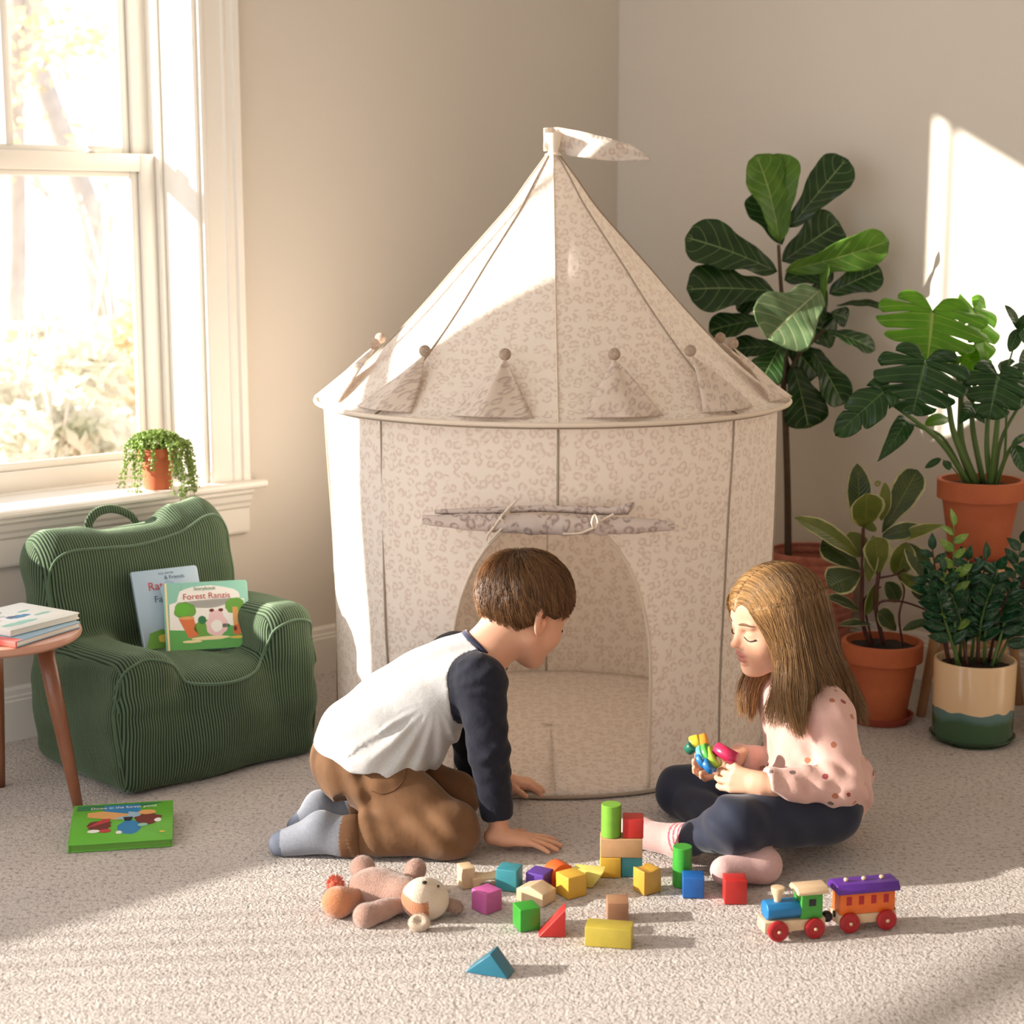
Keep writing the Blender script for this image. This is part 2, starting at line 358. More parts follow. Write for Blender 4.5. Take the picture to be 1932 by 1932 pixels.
def window(name, a0, a1):
    root = bpy.data.objects.new(name, None); col.objects.link(root); root.location = LW((a0+a1)/2, 0, ZS); root['kind'] = 'structure'
    jb = MB()                              # deep reveal with stops
    jb.fbox(LW, a0-.001, a0+.012, -TH-.03, .001, ZS, ZH); jb.fbox(LW, a1-.012, a1+.001, -TH-.03, .001, ZS, ZH)
    jb.fbox(LW, a0, a1, -TH-.03, .001, ZH-.012, ZH+.001)
    for e, sg in ((a0+.012, 1), (a1-.012, -1)):
        jb.fbox(LW, *sorted((e, e+sg*.012)), -.178, -.155, ZS, ZH); jb.fbox(LW, *sorted((e, e+sg*.006)), -.235, -.178, ZS, ZH)
    jb.build('window_frame', M_trim, root, bevel=.001, seg=1)
    cs = MB()                              # moulded casing
    cprof = [(0,.0),(0,.014),(.006,.017),(.012,.017),(.014,.014),(.062,.016),(.066,.021),(.072,.021),(.076,.017),(.088,.019),(.092,.028),(.108,.030),(.113,.026),(.113,0)]
    cs.prism(cprof, lambda u, d: LW(a0-u, d, ZS), lambda u, d: LW(a0-u, d, ZH+u))
    cs.prism(cprof, lambda u, d: LW(a1+u, d, ZS), lambda u, d: LW(a1+u, d, ZH+u))
    cs.prism(cprof, lambda u, d: LW(a0-u, d, ZH+u), lambda u, d: LW(a1+u, d, ZH+u))
    cs.build('casing', M_trim, root)
    st = MB()                              # stool with rounded nose, reaching past the casing
    nose = [(-.155,.0),(.052,0),(.058,.004),(.060,.010),(.058,.017),(.052,.021),(-.155,.021)]
    st.prism(nose, lambda d, z: LW(a0-.001 if d < 0 else a0-.145, d, ZS-.012+z), lambda d, z: LW(a1+.001 if d < 0 else a1+.145, d, ZS-.012+z))
    st.build('window_sill', M_trim, root)
    ap = MB(); aprof = [(0,0),(.014,0),(.016,.006),(.016,.066),(.022,.072),(.024,.082),(.030,.09),(.034,.104),(.042,.112),(.042,.122),(0,.122)]
    ap.prism(aprof, lambda d, z: LW(a0-.113, d, ZS-.134+z), lambda d, z: LW(a1+.113, d, ZS-.134+z)); ap.build('apron', M_trim, root)
    sl = MB(); sl.fbox(LW, a0, a1, -TH-.06, -.15, ZS-.02, ZS+.014); sl.build('window_ledge', M_trim, root)
    ws = .1
    def sash(nm, d, z0, z1, bot, top, muntin):
        f = MB(); b0, b1 = a0+.014, a1-.014
        f.fbox(LW, b0, b0+.052, d-.034, d, z0, z1); f.fbox(LW, b1-.052, b1, d-.034, d, z0, z1)
        f.fbox(LW, b0+.052, b1-.052, d-.034, d, z0, z0+bot); f.fbox(LW, b0+.052, b1-.052, d-.034, d, z1-top, z1)
        o = f.build(nm, M_trim, root, bevel=.002, seg=1)
        g0, g1, h0, h1 = b0+.052, b1-.052, z0+bot, z1-top
        bead = MB()                        # sloped glazing bead
        for (x0, x1, y0, y1) in ((g0, g0+.022, h0, h1), (g1-.022, g1, h0, h1), (g0+.022, g1-.022, h0, h0+.02), (g0+.022, g1-.022, h1-.014, h1)):
            bead.fbox(LW, x0, x1, d-.03, d-.014, y0, y1)
        bead.build('glazing_bead', M_trim, o, bevel=.002, seg=1)
        gl = MB(); gl.fbox(LW, g0+.02, g1-.02, d-.024, d-.020, h0+.018, h1-.012); gl.build('pane', M_glass, o)
        if muntin:
            k = 4; wd = (g1-g0)/k
            for i in range(1, k):
                mm = MB(); mm.fbox(LW, g0+wd*i-.011, g0+wd*i+.011, d-.032, d-.01, h0+.018, h1-.012); mm.build('muntin', M_trim, o, bevel=.003, seg=1)
        return o
    sash('upper_sash', -.212, 1.385, ZH-.014, .038, .05, True)
    lo = sash('lower_sash', -.178, ZS+.012, 1.426, .052, .046, False)
    lk = MB(); c = LW(a0+.20, -.19, 1.427)
    lk.lathe(c, [(.016,0),(.016,.005),(.009,.007),(.009,.014),(.004,.016)], 20)
    lk.fbox(LW, a0+.15, a0+.215, -.199, -.181, 1.436, 1.443); lk.build('sash_lock', M_trim, lo, bevel=.001)
    return root
window('window_1', *W1); win2 = window('window_2', *W2)
# unseen sheer and rod, added over the second window to soften its sun
M_sheer = bpy.data.materials.new('diffuser_voile'); M_sheer.use_nodes = True; nt = M_sheer.node_tree; nt.nodes.remove(nt.nodes['Principled BSDF'])
a_ = nt.nodes.new('ShaderNodeBsdfTransparent'); b_ = nt.nodes.new('ShaderNodeBsdfTranslucent'); b_.inputs[0].default_value = (.86,.86,.88,1); c_ = nt.nodes.new('ShaderNodeMixShader'); c_.inputs[0].default_value = .52
nt.links.new(a_.outputs[0], c_.inputs[1]); nt.links.new(b_.outputs[0], c_.inputs[2]); nt.links.new(c_.outputs[0], nt.nodes['Material Output'].inputs[0])
V = []; nc = 260
for z in (.03, 1.2, 2.5):
    for i in range(nc+1):
        s_ = lerp(SHEER0, W2[1]+.15, i/nc); V.append(LW(s_, .10+.018*math.sin(s_*62+z*.4)+.006*math.sin(s_*131), z))
me = meshof(V, [(j*(nc+1)+i, j*(nc+1)+i+1, (j+1)*(nc+1)+i+1, (j+1)*(nc+1)+i) for j in range(2) for i in range(nc)], 'sun_diffuser_sheer'); link('sun_diffuser_sheer', me, M_sheer, win2)
m = MB(); m.tube([LW(2.95,.10,2.51), LW(6.9,.10,2.51)], .009, 12); m.build('diffuser_rod', M_metal, win2, smooth=True)
# ---- outside: lawn bank, bare trees and shrubs; bright haze painted in as paler colours
M_lawn = mat('hazed_grass', srgb(210,202,194), .95, var=(2.5,.2), c2=srgb(180,172,160), bump=(12,.6,.05))
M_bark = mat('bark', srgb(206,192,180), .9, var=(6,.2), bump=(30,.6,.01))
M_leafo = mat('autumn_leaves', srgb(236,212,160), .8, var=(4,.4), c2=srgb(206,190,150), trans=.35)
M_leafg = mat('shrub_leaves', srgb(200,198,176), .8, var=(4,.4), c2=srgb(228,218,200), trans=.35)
g = MB(); nx, ny = 40, 30; random.seed(3)
vs = []; fs = []
for j in range(ny):
    for i in range(nx):
        a = lerp(-7, 14, i/(nx-1)); d = -(.25+18*(j/(ny-1))**1.5)
        z = -.35+ .10*max(0, -d-3.)+ .06*mnoise.noise(Vector((a*.7, d*.7, 0)))*4
        p = LW(a, d, min(z, .95)); vs.append(p)
fs = [(j*nx+i, j*nx+i+1, (j+1)*nx+i+1, (j+1)*nx+i) for j in range(ny-1) for i in range(nx-1)]
g.add(vs, fs); tag(g.build('ground_outside', M_lawn, smooth=True), kind='structure')
def leafcloud(m, c, r, n, size, rnd):
    for _ in range(n):
        v = Vector((rnd.gauss(0,1), rnd.gauss(0,1), rnd.gauss(0,1))).normalized()*r*rnd.random()**.4
        v.z *= .8; p = Vector(c)+v
        a = Vector((rnd.gauss(0,1), rnd.gauss(0,1), rnd.gauss(0,1))).normalized(); b = a.orthogonal().normalized()
        s = size*rnd.uniform(.6,1.3); m.add([p-a*s, p+b*s*.45, p+a*s, p-b*s*.45], [(0,1,2,3)])
def branch(m, p, d, L, r, depth, rnd, tips):
    pts = [Vector(p)]; dd = Vector(d).normalized()
    for k in range(4):
        dd = (dd+Vector((rnd.gauss(0,.13), rnd.gauss(0,.13), rnd.gauss(0,.06)))).normalized(); pts.append(pts[-1]+dd*L/4)
    m.tube(pts, [r*(1-.4*k/4) for k in range(5)], 6, cap=False)
    tips.append(pts[-1])
    if depth:
        for k in range(rnd.choice((2,3))):
            q = pts[rnd.choice((2,3,4))]
            nd = (dd+Vector((rnd.gauss(0,.6), rnd.gauss(0,.6), rnd.uniform(0,.5)))).normalized()
            branch(m, q, nd, L*.7, r*.55, depth-1, rnd, tips)
def tree(a, d, z, h, r, seed, leaves, label, cat='tree', nl=700, group=None):
    rnd = random.Random(seed); p = LW(a, d, z); root = empty('tree' if r else 'shrub', p, label, cat, group)
    tips = []
    m = MB(); branch(m, p, (rnd.gauss(0,.05), rnd.gauss(0,.05), 1), h*.55, r, 3, rnd, tips); m.build('trunk', M_bark, root, smooth=True)
    if leaves:
        lm = MB()
        for t in tips[len(tips)//4:]: leafcloud(lm, t, h*.09, nl//len(tips)+1, .045, rnd)
        lm.build('foliage', leaves, root)
def tree_at(px, Y, z, h, r, seed, leaves, label, **k):
    p = at(px, 420, Y); q = p-Vector(LW(0,0,0)); tree(-.735*q.x-.678*q.y, .678*q.x-.735*q.y, z, h, r, seed, leaves, label, **k)
tree_at(8, 13, .1, 8, .10, 1, None, 'bare grey tree trunk outside at the left edge of the upper window panes')
tree_at(178, 16, .2, 9, .16, 5, None, 'wide tan tree trunk outside, right of the upper window muntin')
tree_at(112, 9.5, .0, 3.0, .025, 8, M_leafo, 'thin sapling with yellow autumn leaves seen through the upper window', nl=420)
tree_at(222, 12.5, .0, 2.7, .03, 12, M_leafo, 'small golden tree outside at the right of the lower window pane', nl=1100)
def shrub(a, d, z, r, h, seed, m_, label):
    rnd = random.Random(seed); p = LW(a, d, z); root = empty('shrub', p, label, 'shrub')
    m = MB()
    for k in range(9):
        q = p+Vector((rnd.gauss(0,r*.5), rnd.gauss(0,r*.5), h)); m.tube(spline([p, p.lerp(q,.5)+Vector((rnd.gauss(0,.05),0,0)), q], 5), [.014,.012,.01,.008,.006,.004], 5)
    m.build('stem', M_bark, root, smooth=True)
    lm = MB()
    for k in range(int(14)): leafcloud(lm, p+Vector((rnd.uniform(-r,r), rnd.uniform(-r,r), rnd.uniform(.25,1)*h)), r*.5, 130, .05, rnd)
    lm.build('foliage', m_, root)
def shrub_at(px, Y, *a):
    p = at(px, 420, Y); q = p-Vector(LW(0,0,0)); shrub(-.735*q.x-.678*q.y, .678*q.x-.735*q.y, *a)
shrub_at(20, 6.8, -.3, .32, 1.25, 31, M_leafg, 'pale bushy shrub outside in the lower left of the window')
shrub_at(110, 8.0, -.3, .34, 1.05, 33, M_leafg, 'round grey-green shrub outside behind the middle of the lower pane')
shrub_at(210, 9.3, -.3, .36, 1.15, 35, M_leafo, 'russet shrub outside near the right stile of the window')
# ================================================================ the play tent
def leopard(name='leopard_cotton', trans=.28, c1=(250,240,229), c2=(230,213,201)):
    m = bpy.data.materials.new(name); m.use_nodes = True; nt = m.node_tree; N = nt.nodes; L = nt.links; p = N['Principled BSDF']; out = N['Material Output']
    p.inputs['Roughness'].default_value = .9; p.inputs['Specular IOR Level'].default_value = .15; p.inputs['Sheen Weight'].default_value = .2
    uv = N.new('ShaderNodeUVMap'); uv.uv_map = 'UVMap'
    nz = N.new('ShaderNodeTexNoise'); nz.inputs['Scale'].default_value = 45; nz.inputs['Detail'].default_value = 2; L.new(uv.outputs[0], nz.inputs['Vector'])
    mx = N.new('ShaderNodeMix'); mx.data_type = 'VECTOR'; mx.inputs[0].default_value = .012; L.new(uv.outputs[0], mx.inputs[4]); L.new(nz.outputs['Color'], mx.inputs[5])
    vo = N.new('ShaderNodeTexVoronoi'); vo.inputs['Scale'].default_value = 42; vo.inputs['Randomness'].default_value = .75; vo.voronoi_dimensions = '2D'; L.new(mx.outputs[1], vo.inputs['Vector'])
    r = N.new('ShaderNodeValToRGB'); e = r.color_ramp.elements; e[0].position = .12; e[0].color = (.25,.25,.25,1); e[1].position = .26; e[1].color = (1,1,1,1)
    a = e.new(.33); a.color = (1,1,1,1); b = e.new(.47); b.color = (0,0,0,1); L.new(vo.outputs['Distance'], r.inputs[0])
    n2 = N.new('ShaderNodeTexNoise'); n2.inputs['Scale'].default_value = 85; n2.inputs['Detail'].default_value = 1; L.new(uv.outputs[0], n2.inputs['Vector'])
    gt = N.new('ShaderNodeMapRange'); gt.inputs[1].default_value = .36; gt.inputs[2].default_value = .54; L.new(n2.outputs['Fac'], gt.inputs[0])
    mu = N.new('ShaderNodeMath'); mu.operation = 'MULTIPLY'; L.new(r.outputs[0], mu.inputs[0]); L.new(gt.outputs[0], mu.inputs[1])
    cm = N.new('ShaderNodeMix'); cm.data_type = 'RGBA'; cm.inputs[6].default_value = (*srgb(*c1),1); cm.inputs[7].default_value = (*srgb(*c2),1)
    L.new(mu.outputs[0], cm.inputs[0]); L.new(cm.outputs[2], p.inputs['Base Color'])
    wv = N.new('ShaderNodeTexNoise'); wv.inputs['Scale'].default_value = 14; wv.inputs['Detail'].default_value = 4; L.new(uv.outputs[0], wv.inputs['Vector'])
    bp = N.new('ShaderNodeBump'); bp.inputs['Strength'].default_value = .35; bp.inputs['Distance'].default_value = .01; L.new(wv.outputs['Fac'], bp.inputs['Height']); L.new(bp.outputs[0], p.inputs['Normal'])
    t = N.new('ShaderNodeBsdfTranslucent'); ms = N.new('ShaderNodeMixShader'); ms.inputs[0].default_value = trans
    L.new(cm.outputs[2], t.inputs[0]); L.new(p.outputs[0], ms.inputs[1]); L.new(t.outputs[0], ms.inputs[2]); L.new(ms.outputs[0], out.inputs[0])
    return m
M_leo = leopard(); M_pipe = mat('cream_cotton', srgb(232,216,196), .85, bump=(400,.2,.001)); M_seam = mat('taupe_binding', srgb(168,152,136), .85)
M_wood = mat('pale_wood', srgb(216,170,124), .5, var=(9,.18), bump=(60,.1,.001))
TX, TY = .097, 4.095
def tp(phi, r, z): return Vector((TX+r*math.sin(phi), TY-r*math.cos(phi), z))     # phi = 0 faces the camera
def sheet(rows, uvs, name, m, parent, thick=0, closed=False, smooth=True):
    nr, nc = len(rows), len(rows[0]); V = [p for r in rows for p in r]
    F = [(j*nc+i, j*nc+i+1, (j+1)*nc+i+1, (j+1)*nc+i) for j in range(nr-1) for i in range(nc-1)]
    me = meshof(V, F, name); ul = me.uv_layers.new(name='UVMap'); fl = [u for r in uvs for u in r]
    for lp in me.loops: ul.data[lp.index].uv = fl[lp.vertex_index]
    o = link(name, me, m, parent, smooth)
    if thick:
        md = o.modifiers.new('thickness', 'SOLIDIFY'); md.thickness = thick; md.offset = 0
    return o
tent = empty('play_tent', (TX, TY, 0), 'cream leopard-print round play tent with cone roof, pennant and arched door', 'tent')
ZR = .832
def wall_r(z, phi=0):
    w_ = lerp(.530, .550, z/ZR)
    w_ -= .010*math.exp(-((abs((phi/ (math.pi/4))%1-.5)-0)/.5)**2)      # panels bow a little between seams
    return w_+.004*math.sin(3.1*phi+7*z)+.003*mnoise.noise(Vector((phi*3, z*4, 1)))
DW, DZ0, DZ1, DC = .228, .25, .640, -.012
def door_half(z):
    if z <= DZ0: return DW
    if z >= DZ1: return 0
    return DW*math.sqrt(max(0, 1-((z-DZ0)/(DZ1-DZ0))**2.2))
def wall_half(sgn, name):
    rows, uvs = [], []; zs = sorted(set([ZR*i/44 for i in range(45)]+[DZ1-.0005, DZ1-.004, DZ1-.012, DZ1-.025]))
    for z in zs:
        h = door_half(z); p0 = (DC+sgn*h)/.535
        p1 = sgn*math.pi; row, uv = [], []
        for i in range(91):
            ph = lerp(p0, p1, i/90); r = wall_r(z, ph); row.append(tp(ph, r, max(z, .004))); uv.append((ph*.54+3, z+.3))
        rows.append(row); uvs.append(uv)
    return sheet(rows, uvs, name, M_leo, tent)
wall_half(-1, 'wall_panel'); wall_half(1, 'wall_panel')
# roof
rz_ = [(.013,1.408),(.030,1.385),(.055,1.352),(.100,1.290),(.160,1.222),(.225,1.150),(.290,1.075),(.350,1.010),(.410,.950),(.470,.896),(.530,.850),(.566,.833)]
def roof_r(z): return interp(z, [q[1] for q in rz_[::-1]], [q[0] for q in rz_[::-1]])
rs = spline([Vector((a, b, 0)) for a, b in rz_], 46)
rows, uvs = [], []; acc = 0; pr = None
for q in rs:
    if pr is not None: acc += (q-pr).length
    pr = q; row, uv = [], []
    for i in range(193):
        ph = -math.pi+2*math.pi*i/192; k = math.floor((ph+math.pi)/(math.pi/4)+1e-6); fr_ = ((ph+math.pi)/(math.pi/4)) % 1
        sag = -.022*math.sin(math.pi*fr_)**1.0*(q.x/.566)**.8*(1-(q.x/.566)**3)
        rr = q.x+sag+.002*mnoise.noise(Vector((ph*2, q.y*6, 3)))
        row.append(tp(ph, rr, q.y)); uv.append((ph*q.x+2, acc))
    rows.append(row); uvs.append(uv)
sheet(rows, uvs, 'roof', M_leo, tent)
for k in range(8):                          # roof and wall seams
    ph = k*math.pi/4
    m = MB(); m.tube([tp(ph, q.x+.0015, q.y+.001) for q in rs], .0022, 6); m.build('roof_seam', M_pipe if k in (0,) else M_seam, tent, smooth=True)
    m = MB(); z0 = .645 if k == 0 else .004
    m.tube([tp(ph, wall_r(z, ph)+.001, z) for z in np.linspace(z0, ZR-.01, 16)], .0026, 6); m.build('wall_seam', M_seam, tent, smooth=True)
h = MB(); h.tube([tp(2*math.pi*i/96, .569, .8325) for i in range(97)], .0055, 8, cap=False); h.build('rim_hoop', M_pipe, tent, smooth=True)
h = MB(); h.tube([tp(2*math.pi*i/96, .556, .824) for i in range(97)], .0022, 6, cap=False); h.build('rim_binding', M_seam, tent, smooth=True)
h = MB(); h.tube([tp(2*math.pi*i/96, .531, .006) for i in range(97)], .0045, 6, cap=False); h.build('base_binding', M_seam, tent, smooth=True)
rows, uvs = [], []
for r_ in np.linspace(.001, .53, 14):
    row = [tp(2*math.pi*i/72, r_, .010+.002*mnoise.noise(Vector((r_*12, i*.4, 0)))) for i in range(73)]; rows.append(row); uvs.append([(p.x, p.y) for p in row])
sheet(rows, uvs, 'floor_mat', M_leo, tent, thick=.004)
# door edge piping
pts = []
for z in list(np.linspace(.004, DZ0, 8))+[DZ0+(DZ1-DZ0)*math.sin(t) for t in np.linspace(.15, math.pi/2, 12)]:
    ph = (DC+door_half(min(z, DZ1-1e-5)))/.535; pts.append(tp(ph, wall_r(z, ph)+.001, z))
pl = []
for z in list(np.linspace(.004, DZ0, 8))+[DZ0+(DZ1-DZ0)*math.sin(t) for t in np.linspace(.15, math.pi/2, 12)]:
    ph = (DC-door_half(min(z, DZ1-1e-5)))/.535; pl.append(tp(ph, wall_r(z, ph)+.001, z))
m = MB(); m.tube(pl+pts[::-1][1:], .0036, 8); m.build('door_piping', M_pipe, tent, smooth=True)
# side window outline
m = MB(); m.tube([tp(R(a), wall_r(z, R(a))+.001, z) for a, z in ((82,.05),(80,.3),(79,.5),(80,.6),(84,.68),(90,.70),(96,.66))], .0022, 6); m.build('window_piping', M_seam, tent, smooth=True)
# rolled door
def roll(A, B, rr, name, par, sag=0, tw=0):
    n = 60; rows, uvs = [], []; A = Vector(A); B = Vector(B)
    for i in range(n+1):
        t = i/n; c = A.lerp(B, t)+Vector((0, -.02*math.sin(math.pi*t), -sag*math.sin(math.pi*t)))
        r_ = rr*(.28+.72*math.sin(math.pi*min(max(t,0.02),.98))**.55)*(1+.05*math.sin(t*47)+.03*math.sin(t*91))
        for cx_ in (.30, .675): r_ *= 1-.22*math.exp(-((t-cx_)/.012)**2)
        row = []
        for j in range(17):
            a = 2*math.pi*j/16; row.append(c+Vector((0, math.cos(a)*r_, math.sin(a)*r_)))
        rows.append(row); uvs.append([(t*.5+5, j*.006) for j in range(17)])
    return sheet(rows, uvs, name, M_roll, par)
M_roll = leopard('leopard_roll', .1, (222,206,196), (176,156,148))
ro = roll(at(797,981,3.532), at(1272,992,3.540), .0225, 'rolled_door', tent)
rows, uvs = [], []                          # loose upper edge of the rolled cloth
for i in range(31):
    t = i/30; x = lerp(820, 1197, t); yb = 968+3*math.sin(t*9); yt = lerp(962, 957, t)-5*math.sin(math.pi*t)-(10*max(0,t-.9)/.1)
    if t > .97: yb -= 14
    a = at(x, yb, 3.535); b = at(x, yt, 3.530); rows.append([a, a.lerp(b,.5)+Vector((0,-.006,0)), b]); uvs.append([(t*.45+6,0),(t*.45+6,.01),(t*.45+6,.02)])
sheet(rows, uvs, 'door_flap_edge', M_roll, tent, thick=.003)
def cord(px, name='door_tie', r_=.0028, Y=3.500, par=tent):
    m = MB(); m.tube(spline([at(x, y, Y if len(p) < 1 else p[0]) for x, y, *p in px], 24), r_, 6); return m.build(name, M_pipe, par, smooth=True)
cord([(975,944),(962,956),(945,976),(932,994),(920,1010),(917,1020)]); cord([(953,986,3.48),(945,978,3.477),(950,969,3.48),(961,968,3.512),(957,985,3.505),(940,1004),(921,1025)])
cord([(1120,996,3.485),(1117,985,3.478),(1122,972,3.485),(1128,984,3.478),(1123,996,3.485)]); cord([(1126,987,3.483),(1142,978),(1158,970)]); cord([(1124,994,3.483),(1110,1000),(1092,1006),(1062,1007)])
# pennant
rows, uvs = [], []
for i in range(25):
    t = i/24; x = lerp(1026, 1228, t)
    yt = interp(t, [0,.12,.3,.55,.8,1], [242,240,246,258,272,299]); yb = interp(t, [0,.1,.25,.6,.9,1], [285,283,294,303,303,302])
    Y = 4.09+.02*math.sin(t*9)*(1-t*.5)
    rows.append([at(x, lerp(yt, yb, j/6), Y+.008*math.sin(j*1.1+t*14)) for j in range(7)]); uvs.append([(t*.3+7, j*.008) for j in range(7)])
sheet(rows, uvs, 'pennant', M_leo, tent, thick=.002)
m = MB(); m.lathe((TX,TY,1.398), [(.017,-.012),(.019,0),(.014,.010),(.012,.018),(.017,.035),(.02,.06)], 20, cap=False); m.build('roof_peak', M_pipe, tent, smooth=True)
m = MB(); m.tube([tp(2*math.pi*i/20, .0165, 1.408) for i in range(21)], .003, 6, cap=False); m.build('peak_cord', M_pipe, tent, smooth=True)
# battlement flaps with fabric-covered balls
M_flap = leopard('leopard_flap', .12, (236,218,202), (206,186,172))
M_ball = mat('beige_pompom', srgb(196,172,152), .95, var=(140,.3), bump=(260,.8,.004))
for k in range(12):
    ph = R(15+30*k); wob = [.03,-.02,.05,.0][k%4]
    zt = .955; rt = roof_r(zt)+.028; tip = tp(ph+wob, rt, zt+.006)
    hw = R(9.5); zb = .845; L_, R_ = tp(ph-hw, roof_r(zb)+.004, zb), tp(ph+hw, roof_r(zb)+.004, zb)
    mid = tp(ph+wob*1.5-.03, roof_r(zb)+.046, zb+.004); rows, uvs = [], []
    for i in range(15):
        u = i/14; b0 = L_.lerp(mid, u*2) if u < .5 else mid.lerp(R_, u*2-1); b0 = b0.lerp(L_.lerp(R_, u), .25)
        row = []
        for j in range(13):
            v = j/12; p_ = b0.lerp(tip, v); row.append(p_+Vector((math.sin(ph), -math.cos(ph), .3))*.006*math.sin(math.pi*v)*math.sin(u*7+k))
        rows.append(row); uvs.append([(u*.17*(1-j/12)+k, j/12*.12) for j in range(13)])
    f = sheet(rows, uvs, 'roof_flap', M_flap, tent, thick=.002)
    b = MB(); b.ball(tip+Vector((0,0,.008)), .0135, 18, 12); b.build('pompom', M_ball, f, smooth=True)
# ================================================================ corduroy armchair
def corduroy():
    m = bpy.data.materials.new('green_corduroy'); m.use_nodes = True; nt = m.node_tree; N = nt.nodes; L = nt.links; p = N['Principled BSDF']
    p.inputs['Roughness'].default_value = .85; p.inputs['Specular IOR Level'].default_value = .2
    p.inputs['Sheen Weight'].default_value = .6; p.inputs['Sheen Roughness'].default_value = .35; p.inputs['Sheen Tint'].default_value = (*srgb(190,215,180),1)
    tc = N.new('ShaderNodeTexCoord'); sx = N.new('ShaderNodeSeparateXYZ'); L.new(tc.outputs['Object'], sx.inputs[0])
    sn = N.new('ShaderNodeSeparateXYZ'); L.new(tc.outputs['Normal'], sn.inputs[0])
    def M_(op, a, b=None, c=None):
        n = N.new('ShaderNodeMath'); n.operation = op
        for i, v in enumerate((a, b, c)):
            if v is None: continue
            if isinstance(v, (int, float)): n.inputs[i].default_value = v
            else: L.new(v, n.inputs[i])
        return n.outputs[0]
    side = M_('GREATER_THAN', M_('ABSOLUTE', sn.outputs[0]), .80)
    nz = N.new('ShaderNodeTexNoise'); nz.inputs['Scale'].default_value = 5; L.new(tc.outputs['Object'], nz.inputs['Vector'])
    wob = M_('MULTIPLY', nz.outputs['Fac'], .010)
    coord = M_('ADD', M_('ADD', M_('MULTIPLY', sx.outputs[0], M_('SUBTRACT', 1, side)), M_('MULTIPLY', sx.outputs[1], side)), wob)
    wv = M_('MULTIPLY_ADD', M_('SINE', M_('MULTIPLY', coord, 2*math.pi/.0066)), .5, .5)
    rp = N.new('ShaderNodeValToRGB'); e = rp.color_ramp.elements; e[0].position = .1; e[0].color = (*srgb(28,42,30),1); e[1].position = .7; e[1].color = (*srgb(90,108,82),1); L.new(wv, rp.inputs[0])  # groove shade painted into the colour: dark valleys, lighter ridges
    n2 = N.new('ShaderNodeTexNoise'); n2.inputs['Scale'].default_value = 9; n2.inputs['Detail'].default_value = 3; L.new(tc.outputs['Object'], n2.inputs['Vector'])
    hv = N.new('ShaderNodeHueSaturation'); mp = N.new('ShaderNodeMapRange'); mp.inputs[3].default_value = .8; mp.inputs[4].default_value = 1.2; L.new(n2.outputs['Fac'], mp.inputs[0]); L.new(mp.outputs[0], hv.inputs['Value']); L.new(rp.outputs[0], hv.inputs['Color']); L.new(hv.outputs[0], p.inputs['Base Color'])
    bp = N.new('ShaderNodeBump'); bp.inputs['Strength'].default_value = .8; bp.inputs['Distance'].default_value = .002; L.new(wv, bp.inputs['Height']); L.new(bp.outputs[0], p.inputs['Normal'])
    return m
M_cord = corduroy(); M_cordp = mat('green_corduroy_piping', srgb(78,104,76), .85, sheen=.5, bump=(500,.5,.001))
CH = Vector((-.845, 3.552, 0))
chair = empty('armchair', CH, 'dark green corduroy beanbag armchair with two arms below the window', 'armchair', rz=math.atan2(.678,.735))
v = Vol((-.05,-.06,-.01), (.58,.52,.62), .0042)
v.put(rb((.26,.215,.115), (.262,.222,.118), .045), .02); v.put(el((.26,.2,.11), (.275,.235,.14)), .03)
v.put(rb((.075,.165,.20), (.082,.175,.112), .060), .03); v.put(rb((.458,.165,.225), (.072,.175,.142), .055), .03)
v.put(el((.26,.15,.225), (.17,.17,.035)), .04)
Mt = Matrix.Rotation(R(-11), 3, 'X')
v.put(rb((.26,.375,.315), (.268,.078,.225), .07, Mt), .035); 
v.put(el((.24,.43,.585), (.17,.12,.055)), .04, 's')
v.put(rc((.455,.425,.52),(.40,.425,.53), .058,.04), .05); v.put(rc((.06,.41,.48),(.13,.42,.50), .045,.03), .05)
for a, b in (((.02,-.02,.185),(.16,-.03,.18)), ((.165,.31,.26),(.40,.31,.265)), ((.08,.02,.33),(.05,.25,.35)), ((.53,.0,.20),(.55,.2,.17)), ((.33,.10,.272),(.30,.25,.276))):
    v.put(rc(a, b, .007), .03, 's')
v.cut(lambda P: .004-P[2])
v.warp(lambda P: .0035*np.sin(P[0]*22+P[2]*9)*np.sin(P[1]*17+P[2]*21+1)+.002*np.sin(P[2]*55+P[0]*8+P[1]*12))
def field(V_, p):
    i = (np.array(p)-V_.lo)/V_.h; i0 = np.clip(np.floor(i).astype(int), 0, V_.n-2); f = i-i0; s = 0
    for dx in (0,1):
        for dy in (0,1):
            for dz in (0,1): s += V_.F[i0[0]+dx,i0[1]+dy,i0[2]+dz]*(f[0] if dx else 1-f[0])*(f[1] if dy else 1-f[1])*(f[2] if dz else 1-f[2])
    return float(s)
def hit(V_, p, d, L=.3, out=.001):
    p = Vector(p); d = Vector(d).normalized(); t = 0
    while t < L:
        if field(V_, p+d*t) < out:
            a, b = max(0, t-.002), t
            for _ in range(7):
                m_ = (a+b)/2
                if field(V_, p+d*m_) < out: b = m_
                else: a = m_
            return p+d*b
        t += .002
    return p+d*L*.5
body = v.build('upholstery', M_cord, chair, smooth=3); body.matrix_parent_inverse = Matrix.Identity(4)
def hits(V_, pts, d, L=.3):
    out = []
    for p in pts:
        q = hit(V_, p, d, L)
        if field(V_, q) < .004: out.append(q)
    return out
def seamline(path, name='piping', r_=.0032):
    m = MB(); m.tube(path, r_, 6); o = m.build(name, M_cordp, chair, smooth=True); o.matrix_parent_inverse = Matrix.Identity(4); return o
